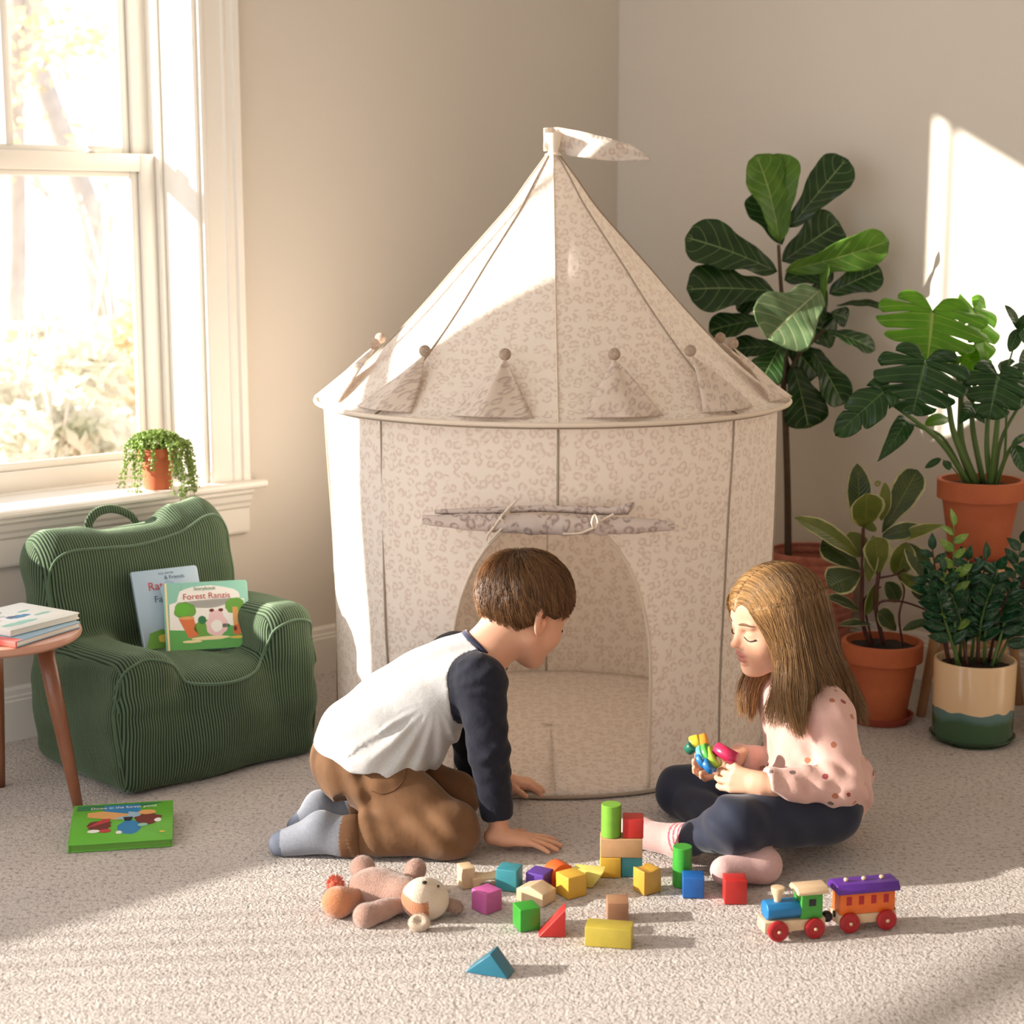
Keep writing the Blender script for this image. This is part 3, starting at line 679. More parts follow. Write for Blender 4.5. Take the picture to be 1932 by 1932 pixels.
fp = spline([(x, 0, z) for x, z in ((-.005,.20),(.0,.25),(.02,.288),(.06,.305),(.10,.300),(.135,.282),(.155,.255),(.175,.235),(.26,.226),(.34,.232),(.378,.256),(.392,.290),(.405,.320),(.44,.335),(.485,.332),(.515,.31),(.525,.26),(.528,.20))], 90)
seamline([hit(v, (p.x, -.06, p.z), (0,1,0)) for p in fp])
bl = spline([(x, 0, z) for x, z in ((.014,.27),(.012,.38),(.02,.47),(.06,.505),(.15,.505),(.25,.50),(.36,.515),(.45,.545),(.495,.53),(.510,.45),(.512,.33))], 80)
seamline(hits(v, [(p.x, .22, p.z) for p in bl], (0,1,-.05), .3))
seamline([hit(v, (-.05, y, z), (1,0,0)) for y, z in ((.02,.012),(.02,.1),(.02,.2),(.02,.26))])
seamline([hit(v, (.58, y, z), (-1,0,0)) for y, z in ((.02,.012),(.02,.1),(.02,.2),(.02,.28))])
m = MB(); m.tube(spline([(.18,.43,.50),(.185,.455,.535),(.215,.465,.560),(.26,.465,.563),(.305,.46,.540),(.315,.44,.50)], 24), .011, 8, flat=(0,1,0)); ho = m.build('carry_handle', M_cord, chair, smooth=True); ho.matrix_parent_inverse = Matrix.Identity(4)
# ================================================================ side table
M_table = mat('walnut_table', srgb(150,96,66), .38, var=(7,.3), c2=srgb(120,70,46), coat=.2)
M_ttop = mat('rose_wood_top', srgb(204,150,126), .4, var=(6,.15), coat=.2)
TC = Vector((-1.092, 3.492, 0)); table = empty('side_table', TC, 'round wooden side table with splayed legs beside the green armchair', 'table')
m = MB(); m.lathe(TC, [(.150,.378),(.168,.380),(.176,.386),(.178,.393),(.176,.399),(.172,.401),(.0005,.401)], 72); m.build('tabletop', M_ttop, table, auto=.6)
for fx, fy in ((-.934,3.497),(-1.150,3.655),(-1.21,3.36)):
    f = Vector((fx,fy,.0)); t_ = TC+(f-TC)*.62; t_.z = .385
    m = MB(); m.tube([f, f.lerp(t_,.15), f.lerp(t_,.6), t_], [.0105,.0125,.017,.0185], 18); m.build('leg', M_table, table, smooth=True)
# ================================================================ books
M_page = mat('book_pages', srgb(238,232,220), .8)
def cm(name, c, r=.45): return mat('print_'+name, srgb(*c), r)
PR = {n: cm(n, c) for n, c in dict(white=(238,236,228), sky=(150,180,200), paleblue=(168,190,206), green=(92,166,84), dkgreen=(48,116,72), leaf=(104,160,62), orange=(214,116,66), tan=(216,160,96), red=(186,56,58), brown=(112,44,34), blue=(46,124,176), cream=(240,222,170), mint=(140,196,176), grass=(98,176,52), black=(40,34,40), pink=(232,196,196), yellow=(226,200,84), coral=(214,92,80), slate=(84,94,120)).items()}
def book(o, ex, ey, wd, hg, th, label, cover, name='picture_book', round_=.008, group=None, pages=None):
    o = Vector(o); ex = Vector(ex).normalized(); ey = (Vector(ey)-ex*ex.dot(Vector(ey))).normalized(); en = ex.cross(ey)
    root = empty(name, o, label, 'book', group)
    P = lambda x, y, z: o+ex*x+ey*y+en*z
    def outline(ins, rr=round_):
        pts = [(ins*0,ins)]
        for cx_, cy_, a0 in ((wd-ins-rr, ins+rr, -90), (wd-ins-rr, hg-ins-rr, 0)):
            pts += [(cx_+rr*math.cos(R(a0+a)), cy_+rr*math.sin(R(a0+a))) for a in range(0, 91, 18)]
        return pts+[(0,hg-ins)]
    ct = .0022
    for z0 in (0, th-ct):
        m = MB(); m.prism(outline(0), lambda x, y: P(x,y,z0), lambda x, y: P(x,y,z0+ct)); m.build('cover', cover, root, bevel=.0005, seg=1)
    m = MB(); m.prism(outline(.002), lambda x, y: P(x,y,ct), lambda x, y: P(x,y,th-ct)); m.build('pages', pages or M_page, root)
    m = MB(); m.prism([(-.003,0),(.001,0),(.001,hg),(-.003,hg)], lambda x, y: P(x,y,.0), lambda x, y: P(x,y,th)); m.build('spine', cover, root, bevel=.001)
    arts = []
    class Art:
        pass
    A = Art(); A.n = 0
    def shape(poly, key, lay=1):
        arts.append(([P(x*wd, y*hg, th+.00012*lay) for x, y in poly], key))
    def blob(cx_, cy_, rx, ry, key, lay=1, n=22, wob=.08, seed=0, a0=0, a1=360):
        rnd = random.Random(seed*7+int(cx_*100)); shape([(cx_+rx*math.cos(R(lerp(a0,a1,i/n)))*(1+rnd.uniform(-wob,wob)), cy_+ry*math.sin(R(lerp(a0,a1,i/n)))*(1+rnd.uniform(-wob,wob))) for i in range(n)], key, lay)
    def text(s, x, y, size, key, lay=9, bow=0):
        cu = bpy.data.curves.new('t', 'FONT'); cu.body = s; cu.size = size*hg; cu.align_x = 'CENTER'; cu.offset = .0003*0
        to = bpy.data.objects.new('t', cu); col.objects.link(to); dg = bpy.context.evaluated_depsgraph_get()
        me = bpy.data.meshes.new_from_object(to.evaluated_get(dg)); bpy.data.objects.remove(to)
        vs = [P(x*wd+q.co.x, y*hg+q.co.y+bow*hg*(1-(q.co.x/(wd*.4))**2), th+.00012*lay+.00025) for q in me.vertices]; mm = MB(); mm.add(vs, [tuple(p.vertices) for p in me.polygons])
        oo = mm.build('title_lettering', PR[key], root); bpy.data.meshes.remove(me)
    A.shape = shape; A.blob = blob; A.text = text
    def done():
        keys = sorted({k for _, k in arts}); mm = MB()
        for poly, k in arts: mm.cur = keys.index(k); mm.add(poly, [tuple(range(len(poly)))])
        me = meshof(mm.v, mm.f, 'cover_art'); me.polygons.foreach_set('material_index', mm.mi); link('cover_art', me, [PR[k] for k in keys], root, smooth=False)
    A.done = done
    return root, A
zs_ = .262
# blue book behind, on the chair
BL = onz(276,1230,zs_); TLb = onz(206,1095,zs_+.165)
exb = (onz(355,1078,zs_+.165)-TLb); 
rt, A = book(BL+Vector((-.006,.006,0)), exb, TLb-BL, .160, (TLb-BL).length, .012, 'pale blue hardback picture book leaning on the armchair back, behind another book', PR['paleblue'])
A.text('Rattle', .40, .72, .15, 'red', bow=.02); A.text('& Friends', .62, .86, .07, 'slate'); A.text('Farm', .40, .58, .12, 'slate'); A.text('tiny stories', .5, .93, .045, 'slate')
A.shape([(.38,.0),(.95,.0),(.95,.16),(.38,.2)], 'leaf'); A.shape([(.01,.0),(.6,.0),(.6,.10),(.3,.24),(.1,.2)], 'leaf', 2)
A.shape([(.42,.18),(.75,.18),(.72,.36),(.60,.50),(.48,.36)], 'orange', 3); A.blob(.55,.28,.08,.08,'coral',4); A.blob(.3,.12,.08,.05,'yellow',5); A.blob(.5,.08,.09,.04,'grass',5)
A.done()
# white/green book in front
BL = onz(316,1232,zs_-.004); BR = onz(477,1222,zs_-.004); TLb = onz(290,1107,zs_+.140)
up_ = TLb-BL; fw = Vector((BR-BL)).cross(up_).normalized()
rt, A = book(BL+fw*.004, BR-BL, up_, (BR-BL).length*.98, up_.length, .012, 'white and green picture book with orange tree stumps, lying in front on the armchair seat', PR['mint'])
A.shape([(.0,.0),(.97,.0),(1,.08),(1,.30),(.75,.33),(.4,.27),(0,.31)], 'green', 2)
A.shape([(.04,.27),(.5,.29),(.96,.30),(.95,.72),(.6,.74),(.05,.70)], 'white', 1)
A.blob(.50,.77,.40,.17,'white',1,wob=.04); A.blob(.06,.9,.10,.14,'sky',1); A.shape([(.0,.66),(.14,.72),(.2,.95),(.12,1),(0,1)], 'mint', 2)
A.text('Storybook', .48, .865, .075, 'dkgreen', bow=.01); A.text('Forest Ranzis', .50, .735, .125, 'red', bow=.012)
A.blob(.23,.58,.13,.13,'leaf',3,seed=2); A.blob(.21,.60,.09,.09,'grass',4,seed=3); A.shape([(.15,.47),(.33,.47),(.38,.2),(.26,.17)], 'orange',4); A.blob(.25,.47,.09,.025,'tan',5)
A.blob(.45,.30,.12,.13,'leaf',4,seed=5); A.blob(.43,.43,.05,.06,'dkgreen',5)
A.blob(.60,.34,.13,.16,'pink',5,seed=1); A.blob(.60,.48,.09,.08,'pink',6); A.blob(.55,.565,.03,.025,'brown',6); A.blob(.66,.565,.03,.025,'brown',6); A.blob(.60,.33,.07,.09,'white',7)
A.blob(.83,.62,.12,.12,'leaf',3,seed=8); A.shape([(.80,.6),(.86,.6),(.90,.2),(.80,.2)], 'tan',4); A.blob(.84,.26,.05,.08,'orange',5); A.blob(.82,.28,.02,.04,'brown',6)
A.blob(.70,.33,.06,.03,'dkgreen',5); A.blob(.52,.16,.22,.03,'cream',6); A.blob(.85,.15,.10,.02,'yellow',6); A.blob(.3,.12,.12,.02,'cream',6)
A.shape([(.005,.0),(.03,.0),(.03,1),(.005,1)], 'cream', 8)
A.done()
# two books on the table
zt = .402
def flatbook(p0, p1, p2, z, th, label, cover):
    o = onz(*p0, z); a = onz(*p1, z); b = onz(*p2, z)
    return book(o, a-o, b-o, (a-o).length, (b-o).length, th, label, cover)
o = onz(32,1222,zt); a_ = onz(146,1186,zt); ex_ = (a_-o).normalized(); ey_ = Vector((-ex_.y, ex_.x, 0))
rt, A = book(o, ex_, ey_, (a_-o).length*1.08, .165, .0125, 'red spined picture book with blue cover, under the white book on the side table', PR['sky'])
m = MB(); 
A.shape([(0,0),(.1,0),(.1,1),(0,1)], 'coral', 2); A.done()
for c_ in rt.children:
    if c_.name.startswith('spine') or (c_.name.startswith('cover') and c_.type == 'MESH' and len(c_.data.materials) == 1 and False): c_.data.materials[0] = PR['coral']
o = onz(22,1201,zt+.0135); a_ = onz(153,1167,zt+.0135); ex_ = (a_-o).normalized(); ey_ = Vector((-ex_.y, ex_.x, 0))
rt, A = book(o, ex_, ey_, (a_-o).length, .185, .013, 'white picture book with blue drawings, topmost on the side table', PR['white'])
A.text('Meadow', .3, .72, .12, 'slate'); A.text('Tales', .3, .56, .10, 'slate')
A.blob(.50,.45,.13,.07,'blue',2,wob=.3); A.blob(.42,.5,.06,.05,'slate',3,wob=.3); A.blob(.3,.2,.25,.06,'mint',2,wob=.2); A.blob(.75,.35,.12,.04,'mint',2,wob=.2); A.blob(.7,.62,.08,.03,'mint',2,wob=.2); A.blob(.15,.45,.1,.03,'pink',2,wob=.3)
A.done()
# green book on the carpet
zc = .001
o = onz(138,1600,zc); a_ = onz(328,1588,zc); b_ = onz(147,1534,.02)
rt, A = book(Vector((-.889,3.245,zc)), a_-o, (b_-o), .203, .178, .017, 'bright green picture book lying flat on the carpet by the table leg', PR['grass'], round_=.003, pages=PR['leaf'])
A.shape([(.03,.84),(.6,.84),(.92,.97),(.03,.97)], 'dkgreen', 1); A.shape([(.3,.72),(.68,.72),(.66,.94),(.3,.94)], 'blue', 2)
A.text('Down in the forest pond', .5, .845, .075, 'white')
A.shape([(.14,.78),(.30,.80),(.55,.70),(.55,.60),(.45,.56),(.14,.66)], 'tan', 3); A.shape([(.55,.76),(.68,.72),(.66,.6),(.5,.56),(.4,.6),(.55,.66)], 'sky', 4)
A.blob(.27,.44,.13,.12,'brown',5,seed=4,wob=.2); A.blob(.22,.30,.06,.04,'white',6); A.shape([(.14,.38),(.36,.52),(.38,.6),(.3,.6)], 'red', 6); A.blob(.33,.30,.06,.05,'red',5)
A.blob(.57,.36,.12,.17,'blue',3,seed=6); A.shape([(.5,.62),(.60,.62),(.58,.52),(.52,.52)], 'black', 6)
A.blob(.75,.55,.14,.13,'brown',5,seed=9,wob=.22); A.blob(.85,.50,.035,.05,'white',7); A.blob(.74,.72,.09,.06,'tan',6); A.blob(.70,.40,.05,.04,'mint',7); A.blob(.47,.24,.03,.04,'white',6); A.blob(.9,.2,.03,.02,'yellow',6)
A.done()
# ================================================================ plants
def leafmat(name, c1, c2, vein, rough=.35, trans=.25, edge=None, tcol=None, nv=9, mott=.5):
    m = bpy.data.materials.new(name); m.use_nodes = True; nt = m.node_tree; N = nt.nodes; L = nt.links; p = N['Principled BSDF']; out = N['Material Output']
    p.inputs['Roughness'].default_value = rough; p.inputs['Specular IOR Level'].default_value = .4
    uv = N.new('ShaderNodeUVMap'); uv.uv_map = 'UVMap'; s = N.new('ShaderNodeSeparateXYZ'); L.new(uv.outputs[0], s.inputs[0])
    def M_(op, a, b=None, c=None):
        n = N.new('ShaderNodeMath'); n.operation = op
        for i, v in enumerate((a, b, c)):
            if v is None: continue
            if isinstance(v, (int, float)): n.inputs[i].default_value = v
            else: L.new(v, n.inputs[i])
        return n.outputs[0]
    av = M_('ABSOLUTE', s.outputs[1])
    # side veins sweep forward from the midrib
    ph = M_('MULTIPLY', M_('SUBTRACT', s.outputs[0], M_('MULTIPLY', M_('POWER', av, 1.3), .22)), nv)
    fr_ = M_('ABSOLUTE', M_('SUBTRACT', M_('FRACT', ph), .5))
    sv = M_('LESS_THAN', fr_, .035); mr = M_('LESS_THAN', av, .028); ve = M_('MAXIMUM', M_('MULTIPLY', sv, .7), mr)
    nz = N.new('ShaderNodeTexNoise'); nz.inputs['Scale'].default_value = 26; nz.inputs['Detail'].default_value = 4; tc = N.new('ShaderNodeTexCoord'); L.new(tc.outputs['Object'], nz.inputs['Vector'])
    a = N.new('ShaderNodeMix'); a.data_type = 'RGBA'; a.inputs[6].default_value = (*c1,1); a.inputs[7].default_value = (*c2,1); mm = N.new('ShaderNodeMapRange'); mm.inputs[1].default_value = mott-.15; mm.inputs[2].default_value = mott+.2; L.new(nz.outputs['Fac'], mm.inputs[0]); L.new(mm.outputs[0], a.inputs[0])
    src = a.outputs[2]
    if edge:
        e = N.new('ShaderNodeMix'); e.data_type = 'RGBA'; e.inputs[7].default_value = (*edge,1); L.new(src, e.inputs[6]); L.new(M_('GREATER_THAN', M_('ADD', av, M_('MULTIPLY', nz.outputs['Fac'], .25)), .98), e.inputs[0]); src = e.outputs[2]
    b = N.new('ShaderNodeMix'); b.data_type = 'RGBA'; b.inputs[7].default_value = (*vein,1); L.new(src, b.inputs[6]); L.new(ve, b.inputs[0])
    L.new(b.outputs[2], p.inputs['Base Color'])
    bp = N.new('ShaderNodeBump'); bp.inputs['Strength'].default_value = .5; bp.inputs['Distance'].default_value = .003
    L.new(M_('ADD', fr_, M_('MULTIPLY', nz.outputs['Fac'], .4)), bp.inputs['Height']); L.new(bp.outputs[0], p.inputs['Normal'])
    t = N.new('ShaderNodeBsdfTranslucent'); t.inputs[0].default_value = (*(tcol or (c1[0]*1.6+.05, c1[1]*1.8+.08, c1[2]*.6)),1)
    ms = N.new('ShaderNodeMixShader'); ms.inputs[0].default_value = trans; L.new(p.outputs[0], ms.inputs[1]); L.new(t.outputs[0], ms.inputs[2]); L.new(ms.outputs[0], out.inputs[0])
    return m
M_fig = leafmat('fig_leaf', srgb(30,56,26), srgb(44,74,32), srgb(128,154,96), .25, .22, nv=7)
M_figl = leafmat('fig_leaf_young', srgb(78,120,42), srgb(104,144,52), srgb(170,190,110), .35, .4, tcol=srgb(150,190,60), nv=7)
M_figp = leafmat('fig_leaf_lit', srgb(92,118,80), srgb(122,144,104), srgb(200,208,160), .28, .3, nv=8)  # sunlit leaf: the light is painted in as a paler, greyer green
M_mon = leafmat('monstera_leaf', srgb(30,64,30), srgb(44,82,36), srgb(104,140,84), .22, .2, nv=7)
M_monl = leafmat('monstera_leaf_bright', srgb(88,140,40), srgb(114,164,52), srgb(200,214,110), .32, .45, tcol=srgb(160,210,60), nv=7)
M_rub = leafmat('rubber_leaf', srgb(52,70,34), srgb(74,88,44), srgb(120,120,70), .3, .15, edge=srgb(196,188,140), nv=14)
M_ruby = leafmat('rubber_leaf_young', srgb(100,112,46), srgb(128,132,56), srgb(150,150,80), .35, .3, edge=srgb(216,206,150), nv=14)
M_zz = leafmat('zz_leaf', srgb(22,58,36), srgb(34,78,44), srgb(60,110,70), .2, .12, nv=1)
M_zzl = leafmat('zz_leaf_new', srgb(110,150,60), srgb(150,178,84), srgb(180,200,120), .25, .3, nv=1)
M_stem = mat('dark_stem', srgb(84,64,46), .7, var=(60,.3), bump=(90,.4,.002)); M_stemg = mat('green_stem', srgb(92,120,58), .5, var=(12,.3)); M_stemr = mat('maroon_stem', srgb(92,50,40), .6, var=(20,.3))
M_soil = mat('potting_soil', srgb(48,34,26), .95, var=(120,.5), bump=(160,1,.006))
M_terra = mat('terracotta', srgb(198,108,66), .75, var=(9,.16), c2=srgb(176,88,52), bump=(120,.15,.002)); M_saucer = mat('terracotta_saucer', srgb(168,78,62), .6, var=(9,.1))
shapes = dict(
 fiddle=[(0,.0),(.04,.20),(.12,.42),(.24,.50),(.36,.56),(.48,.74),(.62,.94),(.76,1.0),(.88,.93),(.96,.64),(1.0,.06)],
 oval=[(0,.0),(.06,.34),(.18,.68),(.36,.94),(.52,1.0),(.68,.93),(.82,.72),(.93,.40),(1.0,.02)],
 heart=[(0,.62),(.03,.80),(.10,.95),(.22,1.0),(.40,.92),(.58,.72),(.75,.48),(.9,.2),(1.0,.02)],
 obov=[(0,.0),(.08,.22),(.25,.48),(.45,.78),(.65,.97),(.80,1.0),(.92,.78),(.98,.4),(1.0,.05)],
 lance=[(0,.0),(.08,.35),(.25,.85),(.42,1.0),(.62,.86),(.82,.5),(.94,.2),(1.0,.01)])
def leaf(root, B, T, wd, facing, m, shape='fiddle', name='leaf', fold=.18, droop=.12, wave=.03, seed=0, nu=26, nv=12, thick=.0012, holes=False):
    """B -> T along the midrib, wd full width; facing: rough direction of the upper side"""
    rnd = random.Random(seed); B, T = Vector(B), Vector(T); ax = T-B; L_ = ax.length; ax.normalize(); n_ = Vector(facing); n_ = (n_-ax*ax.dot(n_)).normalized(); sd = ax.cross(n_)
    xs = [a for a, _ in shapes[shape]]; ys = [b for _, b in shapes[shape]]; ph = rnd.uniform(0,6)
    V, UV = [], []
    for i in range(nu+1):
        u = i/nu; u_ = u**.9
        w_ = interp(u_, xs, ys)*wd/2
        for j in range(-nv, nv+1):
            v = j/nv; y = v*w_*(1+ wave*1.2*math.sin(u_*15+ph+v))
            lift = -fold*abs(v)*w_*.8*(1 if fold > 0 else 1) + droop*L_*math.sin(math.pi*u_*.9)*1.0
            rip = wave*wd*abs(v)**1.5*math.sin(u_*17+ph+(1.2 if v > 0 else 0))
            back = -.06*wd*abs(v)*(1 if shape == 'heart' and u_ < .15 else 0)
            V.append(B+ax*(u_*L_+back)+sd*y+n_*(-lift*-1*1 if False else (droop*L_*(math.sin(math.pi*u_*.9)-.0)-droop*L_*.3*u_)+fold*abs(v)*w_+rip)); UV.append((u_, v))
    c = 2*nv+1; F = []
    for i in range(nu):
        for j in range(2*nv):
            F.append((i*c+j, (i+1)*c+j, (i+1)*c+j+1, i*c+j+1))
    me = meshof(V, F, name); ul = me.uv_layers.new(name='UVMap')
    for lp in me.loops: ul.data[lp.index].uv = UV[lp.vertex_index]
    o = link(name, me, m, root)
    if thick: md = o.modifiers.new('thickness', 'SOLIDIFY'); md.thickness = thick; md.offset = 0
    return o
def monstera_leaf(root, A, T, wd, facing, m, slits=5, name='leaf', seed=0, fold=.10, cup=.12, deep=.62, lobe=.26):
    """A: where the petiole joins; T: tip. Heart outline with slits running from the margin toward the midrib"""
    rnd = random.Random(seed); A, T = Vector(A), Vector(T); ax = (T-A); L_ = ax.length; ax.normalize(); n_ = Vector(facing); n_ = (n_-ax*ax.dot(n_)).normalized(); sd = ax.cross(n_)
    def outline(a):                        # polar about a centre .38 along; a = 0 at tip, pi at the sinus
        q = a/math.pi; r_ = interp(q, [0,.06,.16,.3,.45,.6,.75,.88,.96,1.0], [.64,.60,.54,.51,.54,.60,.68,.74,.66,.22])
        return r_*L_
    wsc = wd/(1.06*L_); V, UV, F = [], [], []
    for side in (-1, 1):
        segs = slits+1; edges = [lerp(.02, .97, k/segs) for k in range(segs+1)]; gap = .012
        for k in range(segs):
            a0, a1 = edges[k]*math.pi, edges[k+1]*math.pi; g0 = gap*math.pi*(k > 0)*rnd.uniform(.8,1.9); g1 = gap*math.pi*(k < segs-1)*rnd.uniform(.8,1.9); base = len(V); na, nr = 10, 10
            if k == 0: a0 = 0
            for i in range(na+1):
                for j in range(nr+1):
                    t = j/nr; open_ = max(0, (t-(1-deep))/deep)**.7 if deep > 0 else 0
                    b0 = a0+g0*open_; b1 = a1-g1*open_; a = lerp(b0, b1, i/na)
                    # spokes start on the midrib, spreading along it
                    mx = min(.9, max(0, .38+outline(a)/L_*math.cos(a)-.20*math.sin(a)))*L_
                    P0 = Vector((mx, 0)); rr = outline(a)*(1-.13*abs(i/na*2-1)**3.5*open_)
                    P1 = Vector((.38*L_+rr*math.cos(a), rr*math.sin(a)*wsc)); p = P0.lerp(P1, t)
                    v_ = p.y/(wd/2); z = fold*abs(p.y)-cup*L_*((p.x/L_-.4)**2+v_*v_*.35)*1.2+.006*math.sin(a*9+seed)*t
                    V.append(A+ax*p.x+sd*(side*p.y)+n_*z); UV.append((p.x/L_, side*t))
            for i in range(na):
                for j in range(nr):
                    q = (base+i*(nr+1)+j, base+i*(nr+1)+j+1, base+(i+1)*(nr+1)+j+1, base+(i+1)*(nr+1)+j); F.append(q if side > 0 else q[::-1])
    me = meshof(V, F, name); ul = me.uv_layers.new(name='UVMap')
    for lp in me.loops: ul.data[lp.index].uv = UV[lp.vertex_index]
    o = link(name, me, m, root); md = o.modifiers.new('thickness', 'SOLIDIFY'); md.thickness = .0014; md.offset = 0
    return o
def pot(c, rt, rbm, h, root, m=M_terra, rim=True, nm='pot', soil=.018):
    if rim: prof = [(rbm,0),(lerp(rbm,rt,.76)-.004,h*.76),(rt,h*.765),(rt+.001,h*.99),(rt-.002,h),(rt-.010,h),(rt-.012,h-.02),(rbm*.8,.02),(.0005,.018)]
    else: prof = [(rbm-.004,0),(rbm,.004),(rt,h-.004),(rt-.002,h),(rt-.007,h),(rt-.009,h-.006),(rbm-.01,.015),(.0005,.014)]
    b = MB(); b.lathe(c, prof, 64, cap=False); b.add([Vector(c)+Vector((rbm*math.cos(2*math.pi*i/64), rbm*math.sin(2*math.pi*i/64), 0)) for i in range(64)], [tuple(range(64))])
    b.build(nm, m, root, auto=.5)
    s = MB(); n = 40; rs_ = rt-.013
    V = [Vector(c)+Vector((0,0,h-soil+.006))]
    for k in range(1, 6):
        for i in range(n):
            a = 2*math.pi*i/n; r_ = rs_*k/5; V.append(Vector(c)+Vector((r_*math.cos(a), r_*math.sin(a), h-soil+.004*mnoise.noise(Vector((r_*60, a*4, 0)))+.005*(1-k/5))))
    F = [(0, 1+i, 1+(i+1)%n) for i in range(n)]+[(1+(k-1)*n+i, 1+k*n+i, 1+k*n+(i+1)%n, 1+(k-1)*n+(i+1)%n) for k in range(1,5) for i in range(n)]
    s.add(V, F); s.build('soil', M_soil, root, smooth=True)
def saucer(c, r_, h, root, m=M_saucer):
    b = MB(); b.lathe(c, [(r_*.86,0),(r_,h*.9),(r_+.001,h),(r_-.004,h),(r_*.86,.006),(.0005,.006)], 64); b.build('saucer', m, root, auto=.5)
def stem(root, pts, r0, r1, m, name='stem', n=20):
    b = MB(); p = spline(pts, n); b.tube(p, [lerp(r0, r1, i/n) for i in range(n+1)], 8); return b.build(name, m, root, smooth=True)
# ---------------- fiddle leaf fig
FC = Vector((.838, 4.665, 0)); fig = empty('fiddle_leaf_fig', FC, 'tall dark green fiddle leaf fig tree in the rose woven basket by the corner', 'potted plant')
M_bask = mat('rose_basket', srgb(206,132,118), .8, var=(30,.25), c2=srgb(184,108,88))
b = MB(); V = []; F = []; nz_, na = 90, 96
for j in range(nz_+1):
    z = .345*j/nz_; r0 = .088+.030*math.sin(min(1, z/.3)*math.pi*.62)
    for i in range(na):
        a = 2*math.pi*i/na; k = int(j/6); r_ = r0+.0035*abs(math.sin(j/6*math.pi))+.0018*math.sin(a*24+k*math.pi); V.append(FC+Vector((r_*math.cos(a), r_*math.sin(a), z+.002)))
F = [(j*na+i, j*na+(i+1)%na, (j+1)*na+(i+1)%na, (j+1)*na+i) for j in range(nz_) for i in range(na)]+[tuple(range(na))[::-1]]
b.add(V, F); bo = b.build('basket', M_bask, fig, smooth=True); md = bo.modifiers.new('thickness', 'SOLIDIFY'); md.thickness = .006; md.offset = -1
s_ = MB(); s_.lathe(FC+Vector((0,0,.30)), [(.105,0),(.105,.004),(.06,.008),(.0005,.01)], 40); s_.build('soil', M_soil, fig, smooth=True)
z6 = lambda x, y, Y: at(1250+x/2.833, 250+y/2.833, Y)
FY = 4.62
tr = [z6(672,2300,FY), z6(668,1900,FY), z6(655,1480,FY), z6(645,1300,FY), z6(655,1100,FY), z6(632,800,FY), z6(620,600,FY)]
tr[0].z = .305; stem(fig, tr, .0105, .0045, M_stem, 'trunk', 40); stem(fig, [z6(650,1350,FY), z6(720,1200,FY), z6(800,1120,FY-.01), z6(870,1050,FY-.02)], .006, .004, M_stem, 'branch')
figl = [  # base, tip (zoom pixels, depth offset), width, facing, material
 ((622,580,0),(500,118,-.02),.088,(.5,-1,.1),M_figl), ((628,585,0),(610,112,.03),.088,(-.35,-1,.1),M_figl), ((640,600,.02),(480,330,.06),.06,(.1,-1,.2),M_fig),
 ((680,510,.02),(985,140,.04),.075,(-.1,-1,.2),M_fig), ((612,745,0),(122,560,-.03),.092,(.05,-1,.45),M_fig), ((600,850,0),(128,840,-.04),.095,(.05,-1,.5),M_fig),
 ((640,690,.03),(945,480,.06),.085,(0,-1,.2),M_fig), ((655,740,0),(1210,580,-.05),.070,(-.1,-1,-.25),M_figl), ((650,790,.02),(900,700,.05),.07,(0,-1,.3),M_fig),
 ((890,860,0),(1168,735,.0),.066,(0,-1,.35),M_fig), ((845,840,-.06),(560,1105,-.16),.125,(.1,-1,.55),M_figp), ((868,900,-.02),(880,690,-.03),.026,(-1,-.6,.1),M_figl),
 ((930,925,.02),(1190,935,.05),.030,(0,-.5,1),M_fig), ((865,1060,-.02),(1135,1165,-.05),.048,(.1,-.7,.9),M_fig), ((560,1000,0),(248,1062,-.02),.055,(0,-1,.7),M_fig),
 ((600,900,.02),(390,890,.05),.06,(0,-1,.3),M_fig), ((650,1150,.01),(355,1165,.0),.052,(0,-.9,.8),M_fig), ((640,1120,-.03),(520,1350,-.08),.066,(-.1,-1,.5),M_fig),
 ((700,1250,0),(780,1580,-.02),.085,(.1,-1,.1),M_fig), ((800,1165,-.01),(965,1455,-.03),.062,(.2,-1,.15),M_fig), ((900,960,.02),(990,1000,.03),.04,(0,-1,.4),M_fig),
 ((640,950,.03),(520,1010,.06),.07,(0,-1,.3),M_fig), ((660,1000,.03),(930,1080,.06),.07,(0,-1,.4),M_fig), ((650,1100,.02),(830,1300,.05),.07,(0,-1,.2),M_fig), ((660,900,.03),(880,930,.05),.08,(0,-1,.3),M_fig), ((640,1150,.03),(600,1340,.05),.06,(0,-1,.2),M_fig)]
for i, (b_, t_, w_, fc_, m_) in enumerate(figl):
    leaf(fig, z6(b_[0],b_[1],FY+b_[2]), z6(t_[0],t_[1],FY+t_[2]), w_*1.48, fc_, m_, 'fiddle' if w_ > .05 else 'obov', seed=i, fold=.16, droop=.07, wave=.035)
